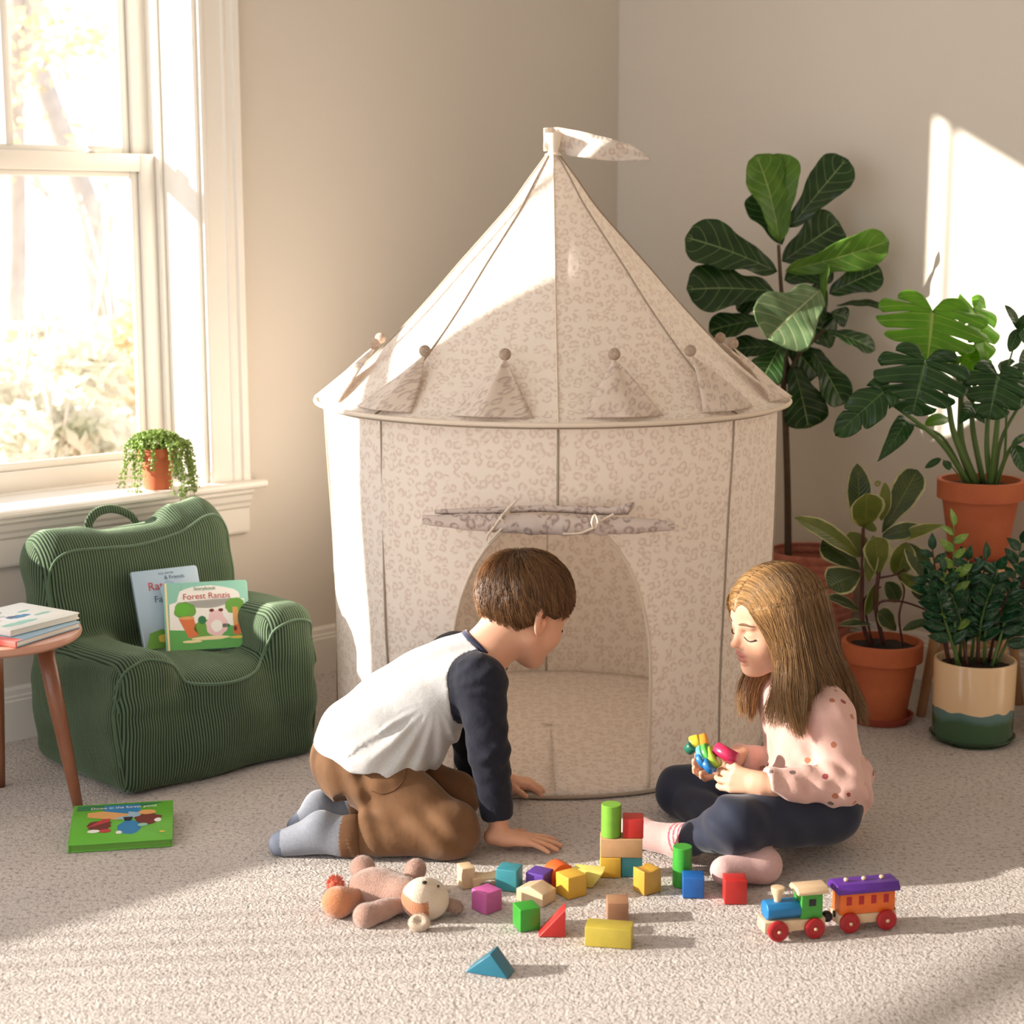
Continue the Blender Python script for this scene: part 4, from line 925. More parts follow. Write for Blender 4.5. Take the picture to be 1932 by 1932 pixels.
# ---------------- monstera on a stand
MC = Vector((1.192, 4.262, 0)); SH = .395
stand = empty('plant_stand', MC, 'pale wooden plant stand with round seat under the monstera', 'plant stand')
b = MB(); b.lathe(MC+Vector((0,0,SH-.02)), [(.118,0),(.122,.004),(.122,.015),(.118,.0195),(.0005,.0195)], 56); b.build('seat', M_wood, stand, auto=.5)
lg = []
for a in (200, 290, 20, 110):
    d = Vector((math.cos(R(a)), math.sin(R(a)), 0)); p0 = MC+d*.150; p1 = MC+d*.092; p1.z = SH-.019; p0.z = 0; lg.append((p0, p1)); b = MB(); b.tube([p0, p1], [.0125,.0135], 4 if False else 12); b.build('leg', M_wood, stand, smooth=True)
for k in (0, 1):
    a0, b0 = lg[k]; a1, b1 = lg[k+2]; b = MB(); b.tube([a0.lerp(b0,.45+k*.08), a1.lerp(b1,.45+k*.08)], .008, 10); b.build('stretcher', M_wood, stand, smooth=True)
mon = empty('monstera_plant', MC+Vector((0,0,SH)), 'large monstera with split leaves in a terracotta pot on the wooden stand', 'potted plant')
saucer(MC+Vector((0,0,SH+.001)), .082, .018, mon); pot(MC+Vector((0,0,SH+.008)), .108, .070, .205, mon)
m4 = lambda x, y, Y: at(1640+x/4.955, 530+y/4.955, Y)
MY = 4.24; base = lambda dx, dy=0: MC+Vector((dx, dy, SH+.196))
stem(mon, [base(-.01), m4(860,1500,MY), m4(850,1000,MY), m4(740,520,MY+.02), m4(595,285,MY-.03)], .010, .004, M_stemg)
stem(mon, [base(-.015,-.02), m4(800,1450,MY-.04), m4(740,1150,MY-.06), m4(660,930,MY-.09), m4(520,770,MY-.14)], .009, .004, M_stemg)
stem(mon, [base(.01,.01), m4(960,1300,MY+.03), m4(1000,800,MY+.04), m4(980,260,MY+.06)], .008, .004, M_stemg)
stem(mon, [base(.02,-.02), m4(1180,1500,MY-.05), m4(1210,1150,MY-.08), m4(1205,900,MY-.10)], .009, .004, M_stemg)
stem(mon, [base(.025), m4(1100,1550,MY), m4(1120,1200,MY+.02), m4(1180,900,MY+.03)], .008, .004, M_stemg)
stem(mon, [base(-.03,-.02), m4(680,1520,MY-.04), m4(380,1270,MY-.08), m4(130,1090,MY-.12), z6(1180,1385,MY-.13)], .008, .003, M_stemg)
stem(mon, [base(-.03,.0), m4(700,1480,MY), m4(480,1370,MY-.02), m4(335,1310,MY-.04)], .005, .0025, M_stemg)
stem(mon, [base(.03,-.01), m4(1230,1500,MY-.02), m4(1400,1170,MY-.03), m4(1500,1000,MY-.02)], .006, .003, M_stemg)
stem(mon, [base(.03,-.02), m4(1290,1620,MY-.05), m4(1390,1500,MY-.08), m4(1480,1440,MY-.09)], .006, .003, M_stemg)
stem(mon, [base(-.02,.01), m4(840,1600,MY+.02), m4(790,1350,MY+.03), m4(760,1290,MY+.02)], .004, .002, M_stemg)
monstera_leaf(mon, m4(595,275,MY-.03), m4(545,770,MY-.10), .262, (.10,-.9,.75), M_monl, 4, seed=1, cup=.10)
monstera_leaf(mon, m4(520,765,MY-.14), m4(400,1270,MY-.13), .215, (-.05,-1,.5), M_mon, 4, seed=2, cup=.12)
monstera_leaf(mon, m4(985,255,MY+.06), m4(1110,740,MY+.0), .12, (.55,-1,.25), M_monl, 3, seed=3)
monstera_leaf(mon, m4(1205,890,MY-.10), m4(1120,1300,MY-.12), .155, (.1,-1,.5), M_mon, 3, seed=4, deep=.5)
monstera_leaf(mon, m4(1240,880,MY+.02), m4(1520,1130,MY-.02), .13, (.2,-1,.45), M_mon, 3, seed=5)
monstera_leaf(mon, z6(1178,1388,MY-.13), z6(918,1625,MY-.16), .088, (.15,-1,.6), M_mon, 2, seed=6, deep=.35)
leaf(mon, m4(350,1300,MY-.04), m4(78,1690,MY-.09), .055, (.25,-1,.35), M_mon, 'heart', seed=7, wave=.012, fold=.12)
leaf(mon, m4(750,1290,MY+.02), m4(520,1350,MY-.02), .038, (0,-.8,.8), M_monl, 'oval', seed=8, wave=.01)
monstera_leaf(mon, m4(870,700,MY+.02), m4(1150,860,MY-.0), .09, (0,-1,.6), M_monl, 2, seed=9)
leaf(mon, m4(960,1160,MY-.02), m4(840,1340,MY-.05), .040, (0,-1,.4), M_mon, 'heart', seed=10, wave=.01)
leaf(mon, m4(960,1190,MY-.0), m4(1080,1335,MY-.03), .038, (0,-1,.4), M_mon, 'heart', seed=11, wave=.01)
leaf(mon, m4(900,960,MY+.05), m4(830,1060,MY+.05), .045, (0,-1,.3), M_mon, 'heart', seed=12, wave=.01)
for i, (b_, t_, w_) in enumerate((((1385,450),(1265,225),.024), ((1385,450),(1310,665),.034), ((1390,455),(1490,300),.03), ((1400,450),(1500,620),.03), ((1440,860),(1440,640),.04), ((1480,1440),(1330,1530),.02), ((1340,1520),(1450,1790),.045), ((670,1660),(520,1750),.018), ((700,1680),(750,1770),.022))):
    leaf(mon, m4(*b_, MY-.06 if i < 7 else MY-.02), m4(*t_, MY-.09 if i < 7 else MY-.04), w_, (.1,-1,.5), M_mon, 'oval', seed=20+i, wave=.01)
stem(mon, [base(.04), m4(1270,1600,MY-.02), m4(1290,900,MY-.05), m4(1340,650,MY-.06), m4(1385,450,MY-.06)], .004, .0022, M_stemg)
stem(mon, [base(-.04,-.02), m4(800,1770,MY-.03), m4(745,1720,MY-.03), m4(690,1670,MY-.03)], .002, .0015, M_stemg)
# ---------------- rubber plant
RC = Vector((.937, 4.172, 0)); rub = empty('rubber_plant', RC, 'variegated rubber plant with olive leaves in a terracotta pot and saucer on the carpet', 'potted plant')
saucer(RC+Vector((0,0,.001)), .083, .020, rub); pot(RC+Vector((0,0,.009)), .101, .064, .200, rub)
r6 = lambda x, y, Y: at(1480+x/5.22, 860+y/5.22, Y)
RY = 4.16; rbb = lambda dx, dy=0: RC+Vector((dx, dy, .195))
stem(rub, [rbb(-.03), r6(765,1600,RY), r6(770,1100,RY), r6(775,760,RY), r6(780,690,RY)], .006, .004, M_stemr); stem(rub, [rbb(-.022,.01), r6(790,1500,RY+.02), r6(810,1380,RY+.02), r6(950,1290,RY+.03)], .003, .002, M_stemr)
stem(rub, [rbb(.005), r6(900,1500,RY), r6(930,1150,RY), r6(970,980,RY), r6(985,760,RY+.02)], .006, .004, M_stemr); stem(rub, [rbb(.0), r6(910,1480,RY-.01), r6(1110,1430,RY-.02), r6(1330,1490,RY-.03), r6(1480,1570,RY-.04)], .004, .002, M_stemr)
stem(rub, [r6(940,1200,RY), r6(1090,1170,RY-.01), r6(1180,1110,RY-.02)], .003, .002, M_stemr); stem(rub, [rbb(.05,-.01), r6(1130,1580,RY-.02), r6(1180,1330,RY-.03), r6(1110,1160,RY-.03)], .003, .002, M_stemr)
rl = [((740,700,.01),(715,75,.03),.052,M_rub,'oval',(0,-1,.1)), ((790,700,-.02),(800,370,-.09),.070,M_ruby,'heart2',(.0,-1,.45)), ((960,760,.02),(1310,140,.05),.062,M_rub,'obov',(-.2,-1,.1)),
 ((740,1000,.0),(95,610,-.04),.050,M_ruby,'oval',(.1,-.8,.9)), ((745,1120,0),(365,840,.0),.060,M_rub,'obov',(.2,-1,.3)), ((740,1000,.02),(640,750,.03),.055,M_ruby,'oval',(.1,-1,.3)),
 ((745,1160,-.01),(430,1290,-.08),.066,M_rub,'obov',(.1,-.9,.7)), ((960,800,0),(1350,700,.0),.036,M_rub,'oval',(0,-1,.5)), ((1110,830,0),(1570,680,-.03),.030,M_ruby,'lance',(0,-.8,.8)),
 ((920,1180,0),(890,800,-.02),.058,M_ruby,'obov',(.1,-1,.3)), ((1100,1180,0),(1200,850,-.01),.056,M_ruby,'oval',(.1,-1,.2)), ((1190,860,0),(1440,1240,-.03),.050,M_rub,'oval',(.3,-1,.3)),
 ((1110,1160,-.01),(1380,1370,-.05),.034,M_ruby,'oval',(.1,-.8,.8)), ((730,1520,0),(400,1385,-.03),.030,M_rub,'oval',(0,-.7,.9)), ((1100,1720,-.02),(920,1540,-.06),.042,M_rub,'obov',(.1,-1,.5)),
 ((1160,1720,-.02),(1450,1630,-.05),.026,M_rub,'oval',(0,-.7,.9)), ((1440,1640,-.04),(1570,1800,-.05),.026,M_rub,'oval',(.2,-1,.4)), ((800,1570,.0),(900,1260,.02),.03,M_ruby,'oval',(.4,-1,.2)),
 ((850,1660,0),(540,1670,-.03),.022,M_rub,'oval',(0,-.5,1)), ((880,780,.0),(830,1240,.0),.03,M_ruby,'oval',(-.3,-1,.2)), ((1000,1240,.02),(1120,1440,.02),.04,M_rub,'oval',(.1,-1,.3)), ((800,720,-.01),(860,640,-.02),.04,M_ruby,'oval',(0,-1,.2)), ((950,640,.01),(990,260,.01),.03,M_ruby,'oval',(.3,-1,.1)),
 ((1250,1330,-.02),(1480,1420,-.03),.035,M_rub,'oval',(.1,-1,.6))]
shapes['heart2'] = [(0,.0),(.1,.35),(.3,.72),(.5,.95),(.68,1.0),(.82,.92),(.93,.66),(1.0,.10)]
for i, (b_, t_, w_, m_, s_, fc_) in enumerate(rl): leaf(rub, r6(b_[0],b_[1],RY+b_[2]), r6(t_[0],t_[1],RY+t_[2]), w_*1.28, fc_, m_, s_, seed=60+i, fold=.22, droop=.06, wave=.012)
m = MB(); cc = r6(920,275,RY-.01); m.tube([cc+Vector((.007*(1-t*.6)*math.cos(t*9), 0, .007*(1-t*.6)*math.sin(t*9))) for t in np.linspace(0,1,20)], .0025, 6); m.build('new_shoot', M_ruby, rub, smooth=True)
# ---------------- ZZ plant
ZC = Vector((1.128, 4.010, 0)); zz = empty('zz_plant', ZC, 'dark glossy leaved plant in a cream and green glazed pot, front right', 'potted plant')
M_glz = bpy.data.materials.new('two_tone_glaze'); M_glz.use_nodes = True; nt = M_glz.node_tree; N = nt.nodes; L = nt.links; p = N['Principled BSDF']; p.inputs['Roughness'].default_value = .22; p.inputs['Coat Weight'].default_value = .4
tc = N.new('ShaderNodeTexCoord'); sx = N.new('ShaderNodeSeparateXYZ'); L.new(tc.outputs['Object'], sx.inputs[0]); nz = N.new('ShaderNodeTexNoise'); nz.inputs['Scale'].default_value = 11; L.new(tc.outputs['Object'], nz.inputs['Vector'])
ad = N.new('ShaderNodeMath'); ad.operation = 'MULTIPLY_ADD'; ad.inputs[1].default_value = .045; L.new(nz.outputs['Fac'], ad.inputs[0]); L.new(sx.outputs[2], ad.inputs[2])
rp = N.new('ShaderNodeValToRGB'); e = rp.color_ramp.elements; e[0].position = 0; e[0].color = (*srgb(52,84,58),1); e[1].position = .5; e[1].color = (*srgb(232,198,156),1); rp.color_ramp.interpolation = 'LINEAR'
mp = N.new('ShaderNodeMapRange'); mp.inputs[1].default_value = .0; mp.inputs[2].default_value = .22; L.new(ad.outputs[0], mp.inputs[0]); L.new(mp.outputs[0], rp.inputs[0])
for ps, c_ in ((.38, srgb(56,90,62)), (.44, srgb(86,122,120)), (.497, srgb(92,128,128)), (.505, srgb(232,198,156))): q = e.new(ps); q.color = (*c_,1)
L.new(rp.outputs[0], p.inputs['Base Color'])
M_grn = mat('green_glaze', srgb(52,80,56), .25, coat=.4)
saucer(ZC+Vector((0,0,.001)), .102, .016, zz, M_grn); pot(ZC+Vector((0,0,.008)), .0985, .0965, .196, zz, M_glz, rim=False)
rnd = random.Random(12)
q5 = lambda x, y, Y: at(1650+x/4.294, 980+y/4.294, Y)
ends = [((560,1130),(470,250),0),((600,1120),(640,60),-.03),((680,1120),(560,420),-.06),((720,1120),(700,340),.03),((760,1130),(760,330),-.04),((820,1130),(850,430),.04),((860,1120),(900,330),-.02),((930,1130),(1000,400),-.05),((980,1120),(1190,190),.0),((1020,1120),(1230,430),-.03),((1060,1130),(1260,620),.03),((640,1130),(500,560),-.05),((1000,1130),(1100,560),-.07),((700,1120),(620,600),-.08),((880,1120),(960,520),-.08),((590,1140),(430,470),.03)]
for k, ((bx, by), (ex_, ey_), dy) in enumerate(ends):
    B = q5(bx, by, 4.0); B = ZC+Vector(((bx-830)/4.294/3200*4.1*.78, rnd.uniform(-.04,.04), .19)); T = q5(ex_, ey_, 4.0+dy)
    mid = B.lerp(T, .5)+Vector((rnd.gauss(0,.006), rnd.gauss(0,.006), .012)); pts = spline([B, mid, T], 16)
    st = MB(); st.tube(pts, [lerp(.0045,.0018,i/16) for i in range(17)], 7); so = st.build('stem', M_stemg if k%3 else M_stemr, zz, smooth=True)
    V, UV, F = [], [], []
    nl = 13
    for j in range(nl):
        t = lerp(.30, 1.0, j/(nl-1)); p_ = pts[min(16, int(t*16))]; dr = (pts[min(16, int(t*16)+1)]-pts[max(0, int(t*16)-1)]).normalized(); sgn = -1 if j%2 else 1
        sd_ = dr.cross(Vector((0,-1,.2))).normalized(); ld = (sd_*sgn*(1 if j < nl-1 else .05)+dr*.75+Vector((0,rnd.uniform(-.6,.3),rnd.uniform(-.1,.2)))).normalized(); Ln = .060*rnd.uniform(.8,1.15)*(1-.25*t); wd = Ln*.50
        nn = Vector((rnd.gauss(0,.3), -1, .7+rnd.gauss(0,.3))); nn = (nn-ld*ld.dot(nn)).normalized(); ss = ld.cross(nn); base_ = len(V)
        for a in range(9):
            u = a/8; w_ = interp(u, [c[0] for c in shapes['lance']], [c[1] for c in shapes['lance']])*wd/2
            for b_ in (-1,-.5,0,.5,1): V.append(p_+ld*Ln*u+ss*w_*b_+nn*(.25*abs(b_)*w_-.06*Ln*u*u*3)); UV.append((u*.9, b_))
        F += [(base_+a*5+c, base_+(a+1)*5+c, base_+(a+1)*5+c+1, base_+a*5+c+1) for a in range(8) for c in range(4)]
    me = meshof(V, F, 'leaflets'); ul = me.uv_layers.new(name='UVMap')
    for lp in me.loops: ul.data[lp.index].uv = UV[lp.vertex_index]
    lo_ = link('leaflets', me, M_zzl if k == 1 else M_zz, so); md = lo_.modifiers.new('thickness', 'SOLIDIFY'); md.thickness = .0012
# ---------------- cream pot cut by the right edge
EC = Vector((1.40, 4.06, 0)); ep = empty('flower_pot', EC, 'cream flower pot on the carpet, cut by the right edge of the photo', 'pot')
M_crp = mat('cream_pot', srgb(216,190,160), .6); pot(EC, .092, .070, .17, ep, M_crp)
# ---------------- trailing plant on the sill
PC = Vector((-.9, 4.272, ZS+.0092)); PC = onz(298, 921, ZS+.0092); sp = empty('trailing_plant', PC, 'small trailing plant with bead-like green leaves in terracotta pot on the window sill', 'potted plant')
pot(PC, .050, .034, .108, sp)
rnd = random.Random(7); M_pl2 = mat('bead_leaves', srgb(150,176,84), .4, var=(60,.35), trans=.3, tcol=srgb(170,200,70)); M_pl3 = mat('bead_leaves_stem', srgb(110,130,70), .5)
top = PC+Vector((0,0,.112)); lm = MB(); sm_ = MB()
def bead(p, r_):
    d1 = Vector((rnd.gauss(0,1), rnd.gauss(0,1), rnd.gauss(0,.5))).normalized(); d2 = d1.orthogonal().normalized(); d3 = d1.cross(d2)
    lm.add([p+d1*r_, p+d2*r_, p-d1*r_, p-d2*r_, p+d3*r_*.5, p-d3*r_*.5], [(0,1,4),(1,2,4),(2,3,4),(3,0,4),(1,0,5),(2,1,5),(3,2,5),(0,3,5)])
for _ in range(1250):
    a = rnd.uniform(0, 6.283); e_ = rnd.random()**.5; h_ = math.sqrt(max(0, 1-e_*e_)); r_ = rnd.uniform(.75, 1.05); bead(top+Vector((math.cos(a)*e_*.078*r_, math.sin(a)*e_*.06*r_, h_*.045*r_-.008)), rnd.uniform(.0030,.0052))
for k in range(46):
    a = rnd.uniform(0, 6.283) if k > 22 else rnd.uniform(-1.0, .25); L_ = rnd.uniform(.03,.085) if k > 22 else rnd.uniform(.09,.165)
    if k in (1,5,9): a = math.pi+rnd.uniform(-.3,.5); L_ = .12
    if k in (24,25,26,27,28): a = -2.2+rnd.uniform(-.2,.2); L_ = .13
    o_ = Vector((math.cos(a), math.sin(a), 0)); r0 = .05+rnd.uniform(0,.018)+(.016 if k <= 22 else 0); p0 = top+o_*.045; pts = spline([p0, top+o_*r0+Vector((0,0,.006)), top+o_*(r0+.012)-Vector((0,0,L_*.4)), top+o_*(r0+.012+rnd.uniform(-.008,.02))-Vector((0,0,L_))], 14)
    if pts[-1].z < PC.z+.003: pts = [p_ for p_ in pts if p_.z > PC.z+.004 or LW_d_ok(p_)] if False else pts
    sm_.tube(pts, .0007, 4)
    for p_ in pts:
        for _ in range(4): bead(p_+Vector((rnd.gauss(0,.0035), rnd.gauss(0,.0035), rnd.gauss(0,.003))), rnd.uniform(.0026,.0046))
sm_.build('stem', M_pl3, sp, smooth=True); lm.build('foliage', M_pl2, sp, smooth=False)
# ================================================================ wooden blocks
def wood(name, c, r=.45): return mat('wood_'+name, srgb(*c), r, var=(70,.10), bump=(90,.08,.001), coat=.1)
BW = {n: wood(n, c) for n, c in dict(lime=(122,178,58), red=(196,44,40), natural=(206,162,120), yellow=(222,176,62), teal=(64,150,164), green=(58,160,50), blue=(28,100,180), mustard=(200,154,56), brown=(172,126,94), olive=(188,168,64), pink=(200,98,160), purple=(98,62,160), orange=(228,98,40), paleyellow=(240,226,120), ocean=(38,116,140), pale=(226,196,158), cherry=(176,26,34), train_blue=(22,120,180), train_green=(66,160,58), train_orange=(236,112,36), train_purple=(92,40,150), black=(30,26,40)).items()}
GB = 'wooden building blocks on the carpet'
def block(poly, c, rz, depth, colr, label, lying=False, tilt=None):
    """poly: outline in the block's own x-z plane, extruded by depth along y; c: centre of its base"""
    c = Vector(c); M = Matrix.Rotation(R(rz), 3, 'Z')
    if tilt: M = M @ tilt
    m = MB(); hd = depth/2
    m.prism(poly, lambda x, z: c+M @ Vector((x,-hd,z)), lambda x, z: c+M @ Vector((x,hd,z)))
    o = m.build('building_block', BW[colr], None, bevel=.0016, seg=2)
    return tag(o, label, 'toy block', GB)
S = .040
sq = lambda w_=S, h_=S: [(-w_/2,0),(w_/2,0),(w_/2,h_),(-w_/2,h_)]
def cyl(c, r_, h_, colr, label):
    m = MB(); m.lathe(c, [(r_-.0012,0),(r_,.0012),(r_,h_-.0012),(r_-.0012,h_)], 40); o = m.build('building_block', BW[colr], None, auto=.6); return tag(o, label, 'toy block', GB)
B0 = .001
block(sq(), (.191,3.134,B0), -2, S, 'yellow', 'yellow cube at the bottom left of the block tower')
block(sq(), (.2325,3.138,B0), -2, S, 'teal', 'teal cube at the bottom right of the block tower')
block(sq(.081,.0375), (.2115,3.134,B0+.0405), -2, S, 'natural', 'natural wood plank block bridging the two lower tower cubes')
cyl((.192,3.134,B0+.0785), .0195, .064, 'lime', 'light green cylinder block standing on top of the tower')
block(sq(.0395,.0385), (.2345,3.137,B0+.0785), -3, .0395, 'red', 'red cube on top of the block tower beside the green cylinder')
cyl((.325,3.078,B0), .0185, .078, 'green', 'tall green cylinder block standing on the carpet')
block(sq(), (.341,3.032,B0), -3, S, 'blue', 'blue cube in front of the green cylinder')
block(sq(.0415,.0465), (.4155,3.003,B0), 0, .04, 'red', 'red cube on the carpet beside the pink sock')
block([(-.02,0),(.02,0),(.02,.046),(.012,.0475),(.0,.044),(-.01,.044),(-.02,.047)], (.256,3.050,B0), 32, .036, 'mustard', 'mustard yellow block with a dipped top right of the tower')
block(sq(.0385,.0385), (.1915,2.919,B0), 0, .042, 'brown', 'plain brown wood cube behind the long olive block')
block(sq(.082,.036), (.171,2.812,B0), -10, .040, 'olive', 'long olive yellow block lying in the foreground')
block(sq(.0385,.042), (.026,2.882,B0), 20, .040, 'green', 'green cube on the carpet beside the red wedge')
block([(-.024,0),(.024,0),(.024,.052)], (.071,2.855,B0), -2, .036, 'red', 'red triangular wedge block beside the green cube')
block([(-.040,0),(.038,0),(.006,.040)], (-.036,2.698,B0), -20, .036, 'ocean', 'blue triangular prism block alone in the front')
block(sq(), (-.0465,2.962,B0), 42, S, 'pink', 'pink cube between the stuffed animal and the other blocks')
block(sq(.041,.042), (-.005,3.066,B0), -18, .040, 'teal', 'teal cube behind the pink cube')
block([(-.013,0),(.013,0),(.013,.041),(-.013,.041)], (-.088,3.075,B0), 20, .034, 'pale', 'small upright pale wood block, leftmost of all')
arch = [(-.032,0),(-.022,0)]+[(-.022+.022+.022*math.cos(R(a))*1.0-.0, .016*math.sin(R(a))) for a in range(165, 10, -15)]+[(.022,0),(.032,0),(.032,.026),(.015,.022),(.0,.020),(-.02,.022),(-.032,.02)]
block(arch, (-.046,3.078,B0), 12, .032, 'pale', 'low pale wood arch block behind the pink cube')
block(sq(.038,.036), (.052,3.062,B0), -28, .040, 'purple', 'purple cube behind the natural wood block')
block([(-.026,0),(.026,0),(.026,.02)]+[(.026*math.cos(R(a)), .020+.022*math.sin(R(a))) for a in range(0, 181, 15)], (.089,3.090,B0), 32, .034, 'orange', 'orange rounded block behind the yellow cube')
block(sq(.042,.042), (.1115,3.034,B0), 33, .042, 'yellow', 'yellow cube left of the block tower')
block([(-.028,0),(.010,0),(.032,.032),(-.028,.032)], (.146,3.082,B0), -12, .036, 'paleyellow', 'pale yellow slanted block touching the yellow cube')
block([(-.030,0),(.030,0),(.030,.024),(.0,.034),(-.030,.024)], (.045,3.004,B0), -35, .044, 'pale', 'natural wood house-shaped block behind the green cube')
# ================================================================ toy train
def wheel(c, M, par, r_=.0185):
    m = MB(); A_ = M @ Matrix.Rotation(R(90), 3, 'X'); m.lathe(c, [(r_*.5,-.0045),(r_-.002,-.0045),(r_,-.003),(r_,.003),(r_-.002,.0045),(r_*.72,.0048),(r_*.66,.0032),(.005,.0032),(.004,.005),(.0005,.005)], 32, ax=A_)
    w_ = m.build('wheel', BW['cherry'], par, auto=.6)
    h = MB(); h.lathe(Vector(c)+A_ @ Vector((0,0,.0045)), [(.0036,0),(.003,.002),(.0005,.0026)], 14, ax=A_); h.build('axle_end', BW['pale'], w_, smooth=True)
def train_car(c, rz, name, label):
    c = Vector(c); M = Matrix.Rotation(R(rz), 3, 'Z'); root = empty(name, c, label, 'toy train'); P = lambda x, y, z: c+M @ Vector((x, y, z)); return root, M, P
def tbox(M, P, x0, x1, y0, y1, z0, z1, nm, mt, root, bv=.0015, poly=None):
    m = MB()
    if poly: m.prism(poly, lambda y, z: P(x0,y,z), lambda y, z: P(x1,y,z))
    else: m.box8([P(x0,y0,z0),P(x1,y0,z0),P(x1,y1,z0),P(x0,y1,z0),P(x0,y0,z1),P(x1,y0,z1),P(x1,y1,z1),P(x0,y1,z1)])
    return m.build(nm, mt, root, bevel=bv)
T0 = .001; tz = .0195
root, M, P = train_car((.497,2.848,0), 12, 'toy_locomotive', 'toy wooden locomotive with blue boiler, green cab and red wheels')
tbox(M, P, -.058, .056, -.019, .019, .016, .036, 'chassis', BW['pale'], root)
tbox(M, P, -.052, .010, 0, 0, 0, 0, 'boiler', BW['train_blue'], root, .002, [(-.010,.037),(.010,.037),(.019,.046),(.019,.058),(.011,.067),(-.011,.067),(-.019,.058),(-.019,.046)])
cab = tbox(M, P, .010, .050, -.019, .019, .0365, .082, 'cab', BW['train_green'], root)
for sg in (-1,1): tbox(M, P, .024, .037, *sorted((sg*.0186, sg*.0194)), .060, .073, 'cab_window', BW['black'], cab, .0003)
tbox(M, P, .002, .060, 0, 0, 0, 0, 'cab_roof', BW['pale'], root, .0015, [(-.023,.082),(.023,.082),(.023,.087),(.014,.094),(-.014,.094),(-.023,.087)])
m = MB(); m.lathe(P(-.028,0,.066), [(.006,0),(.0065,.006),(.009,.013),(.012,.022),(.012,.027),(.009,.028),(.0005,.027)], 24); m.build('chimney', BW['pale'], root, auto=.7)
for x in (-.034,.034):
    for sg in (-1,1): wheel(P(x, sg*.0235, tz+T0), M if sg < 0 else M @ Matrix.Rotation(R(180),3,'Z'), root)
m = MB(); m.ball(P(.066,0,.030), .0105, 20, 12); m.tube([P(.054,0,.028),P(.064,0,.028)], .003, 8); m.build('coupling', BW['black'], root, smooth=True)
root, M, P = train_car((.630,2.884,0), 12, 'toy_carriage', 'toy wooden carriage with orange sides and purple roof behind the locomotive')
tbox(M, P, -.054, .056, -.019, .019, .016, .034, 'chassis', BW['pale'], root)
cb = tbox(M, P, -.051, .053, -.0195, .0195, .0345, .074, 'carriage_body', BW['train_orange'], root)
for k in range(4):
    for sg in (-1,1): tbox(M, P, -.040+k*.0235, -.030+k*.0235, *sorted((sg*.0190, sg*.0199)), .052, .068, 'carriage_window', BW['cherry'], cb, .0003)
rf = tbox(M, P, -.058, .060, 0, 0, 0, 0, 'carriage_roof', BW['train_purple'], root, .0015, [(-.025,.074),(.025,.074),(.026,.080),(.017,.090),(-.017,.090),(-.026,.080)])
for k in range(3):
    m = MB(); m.lathe(P(-.034+k*.034,0,.0895), [(.003,0),(.0045,.003),(.0035,.006),(.0005,.0068)], 14); m.build('roof_peg', BW['pale'], rf, smooth=True)
for x in (-.034,.036):
    for sg in (-1,1): wheel(P(x, sg*.0235, tz+T0), M if sg < 0 else M @ Matrix.Rotation(R(180),3,'Z'), root)
m = MB(); m.tube([P(-.0535,0,.030),P(-.0555,0,.03)], .006, 14); m.build('coupling', BW['black'], root, smooth=True)
m = MB(); m.tube([P(.055,0,.03),P(.062,0,.03)], .004, 10); m.build('coupling', BW['black'], root, smooth=True)
# ================================================================ stuffed toy
M_pl = mat('plush_beige', srgb(184,146,130), .95, var=(40,.2), bump=(420,.7,.003), sheen=.8); M_plc = mat('plush_cream', srgb(226,206,184), .95, bump=(420,.7,.003), sheen=.8)
M_plo = mat('plush_tan', srgb(200,132,90), .95, bump=(420,.7,.003), sheen=.8); M_tuft = mat('plush_coral', srgb(232,120,90), .95, bump=(300,1,.004), sheen=.8); M_bead = mat('black_bead', (.01,.008,.008), .15)
pc = onz(740,1730,0); plush = empty('stuffed_animal', pc, 'beige plush animal with cream face and coral tail lying on the carpet', 'stuffed toy')
def sdf(prims, h, name, mt, par, k=.012, smooth=2, **kw):
    lo = np.min([p[1] for p, *_ in prims if not (_ and _[-1] == 's')], 0)-3*h-.004; hi = np.max([p[2] for p, *_ in prims if not (_ and _[-1] == 's')], 0)+3*h+.004
    V_ = Vol(lo, hi, h)
    for p, *r_ in prims: V_.put(p, r_[0] if r_ else k, r_[1] if len(r_) > 1 else 'u')
    return V_.build(name, mt, par, smooth=smooth, **kw)
g_ = lambda x, y, Y: at(x, y, Y)
sdf([(el(g_(705,1674,2.99), (.048,.036,.036)),), (el(g_(735,1686,2.97), (.052,.034,.034)),), (el(g_(765,1690,2.95), (.03,.028,.028)),)], .0025, 'body', M_pl, plush, .03)
hc = g_(802,1696,2.925)
def fcol(C):
    r_ = np.zeros(len(C)); d = C-np.array(hc)
    r_[(d[:,0] < .008) & (d[:,2] < .016) & (np.linalg.norm(C-np.array(g_(795,1676,2.90)), axis=1) > .027)] = 1; return r_
sdf([(el(hc, (.044,.036,.040)),), (el(g_(795,1678,2.90), (.024,.02,.020)),)], .002, 'head', [M_plc, M_plo], plush, .02, matf=fcol)
for a, b, r1, r2, nm, mt in (((755,1705,2.93),(690,1728,2.89),.016,.019,'arm',M_pl), ((775,1672,3.0),(784,1640,3.03),.013,.016,'arm',M_pl), ((675,1692,2.96),(638,1702,2.93),.016,.025,'leg',M_plo), ((695,1660,3.02),(684,1637,3.04),.015,.019,'leg',M_pl)):
    pa, pb = g_(*a), g_(*b); sdf([(rc(pa, pa.lerp(pb,.55), r1, r1),), (rc(pa.lerp(pb,.5), pb, r1, r2),), (el(pb, (r2*1.1, r2, r2*1.05)),)], .002, nm, mt, plush, .015)
sdf([(el(g_(791,1741,2.868), (.020,.012,.016)),), (el(g_(791,1736,2.858), (.009,.008,.008)), .006, 's')], .0018, 'ear', M_plc, plush)
sdf([(rc(g_(836,1703,2.93), g_(862,1712,2.935), .010, .012),)], .0018, 'ear', M_pl, plush)
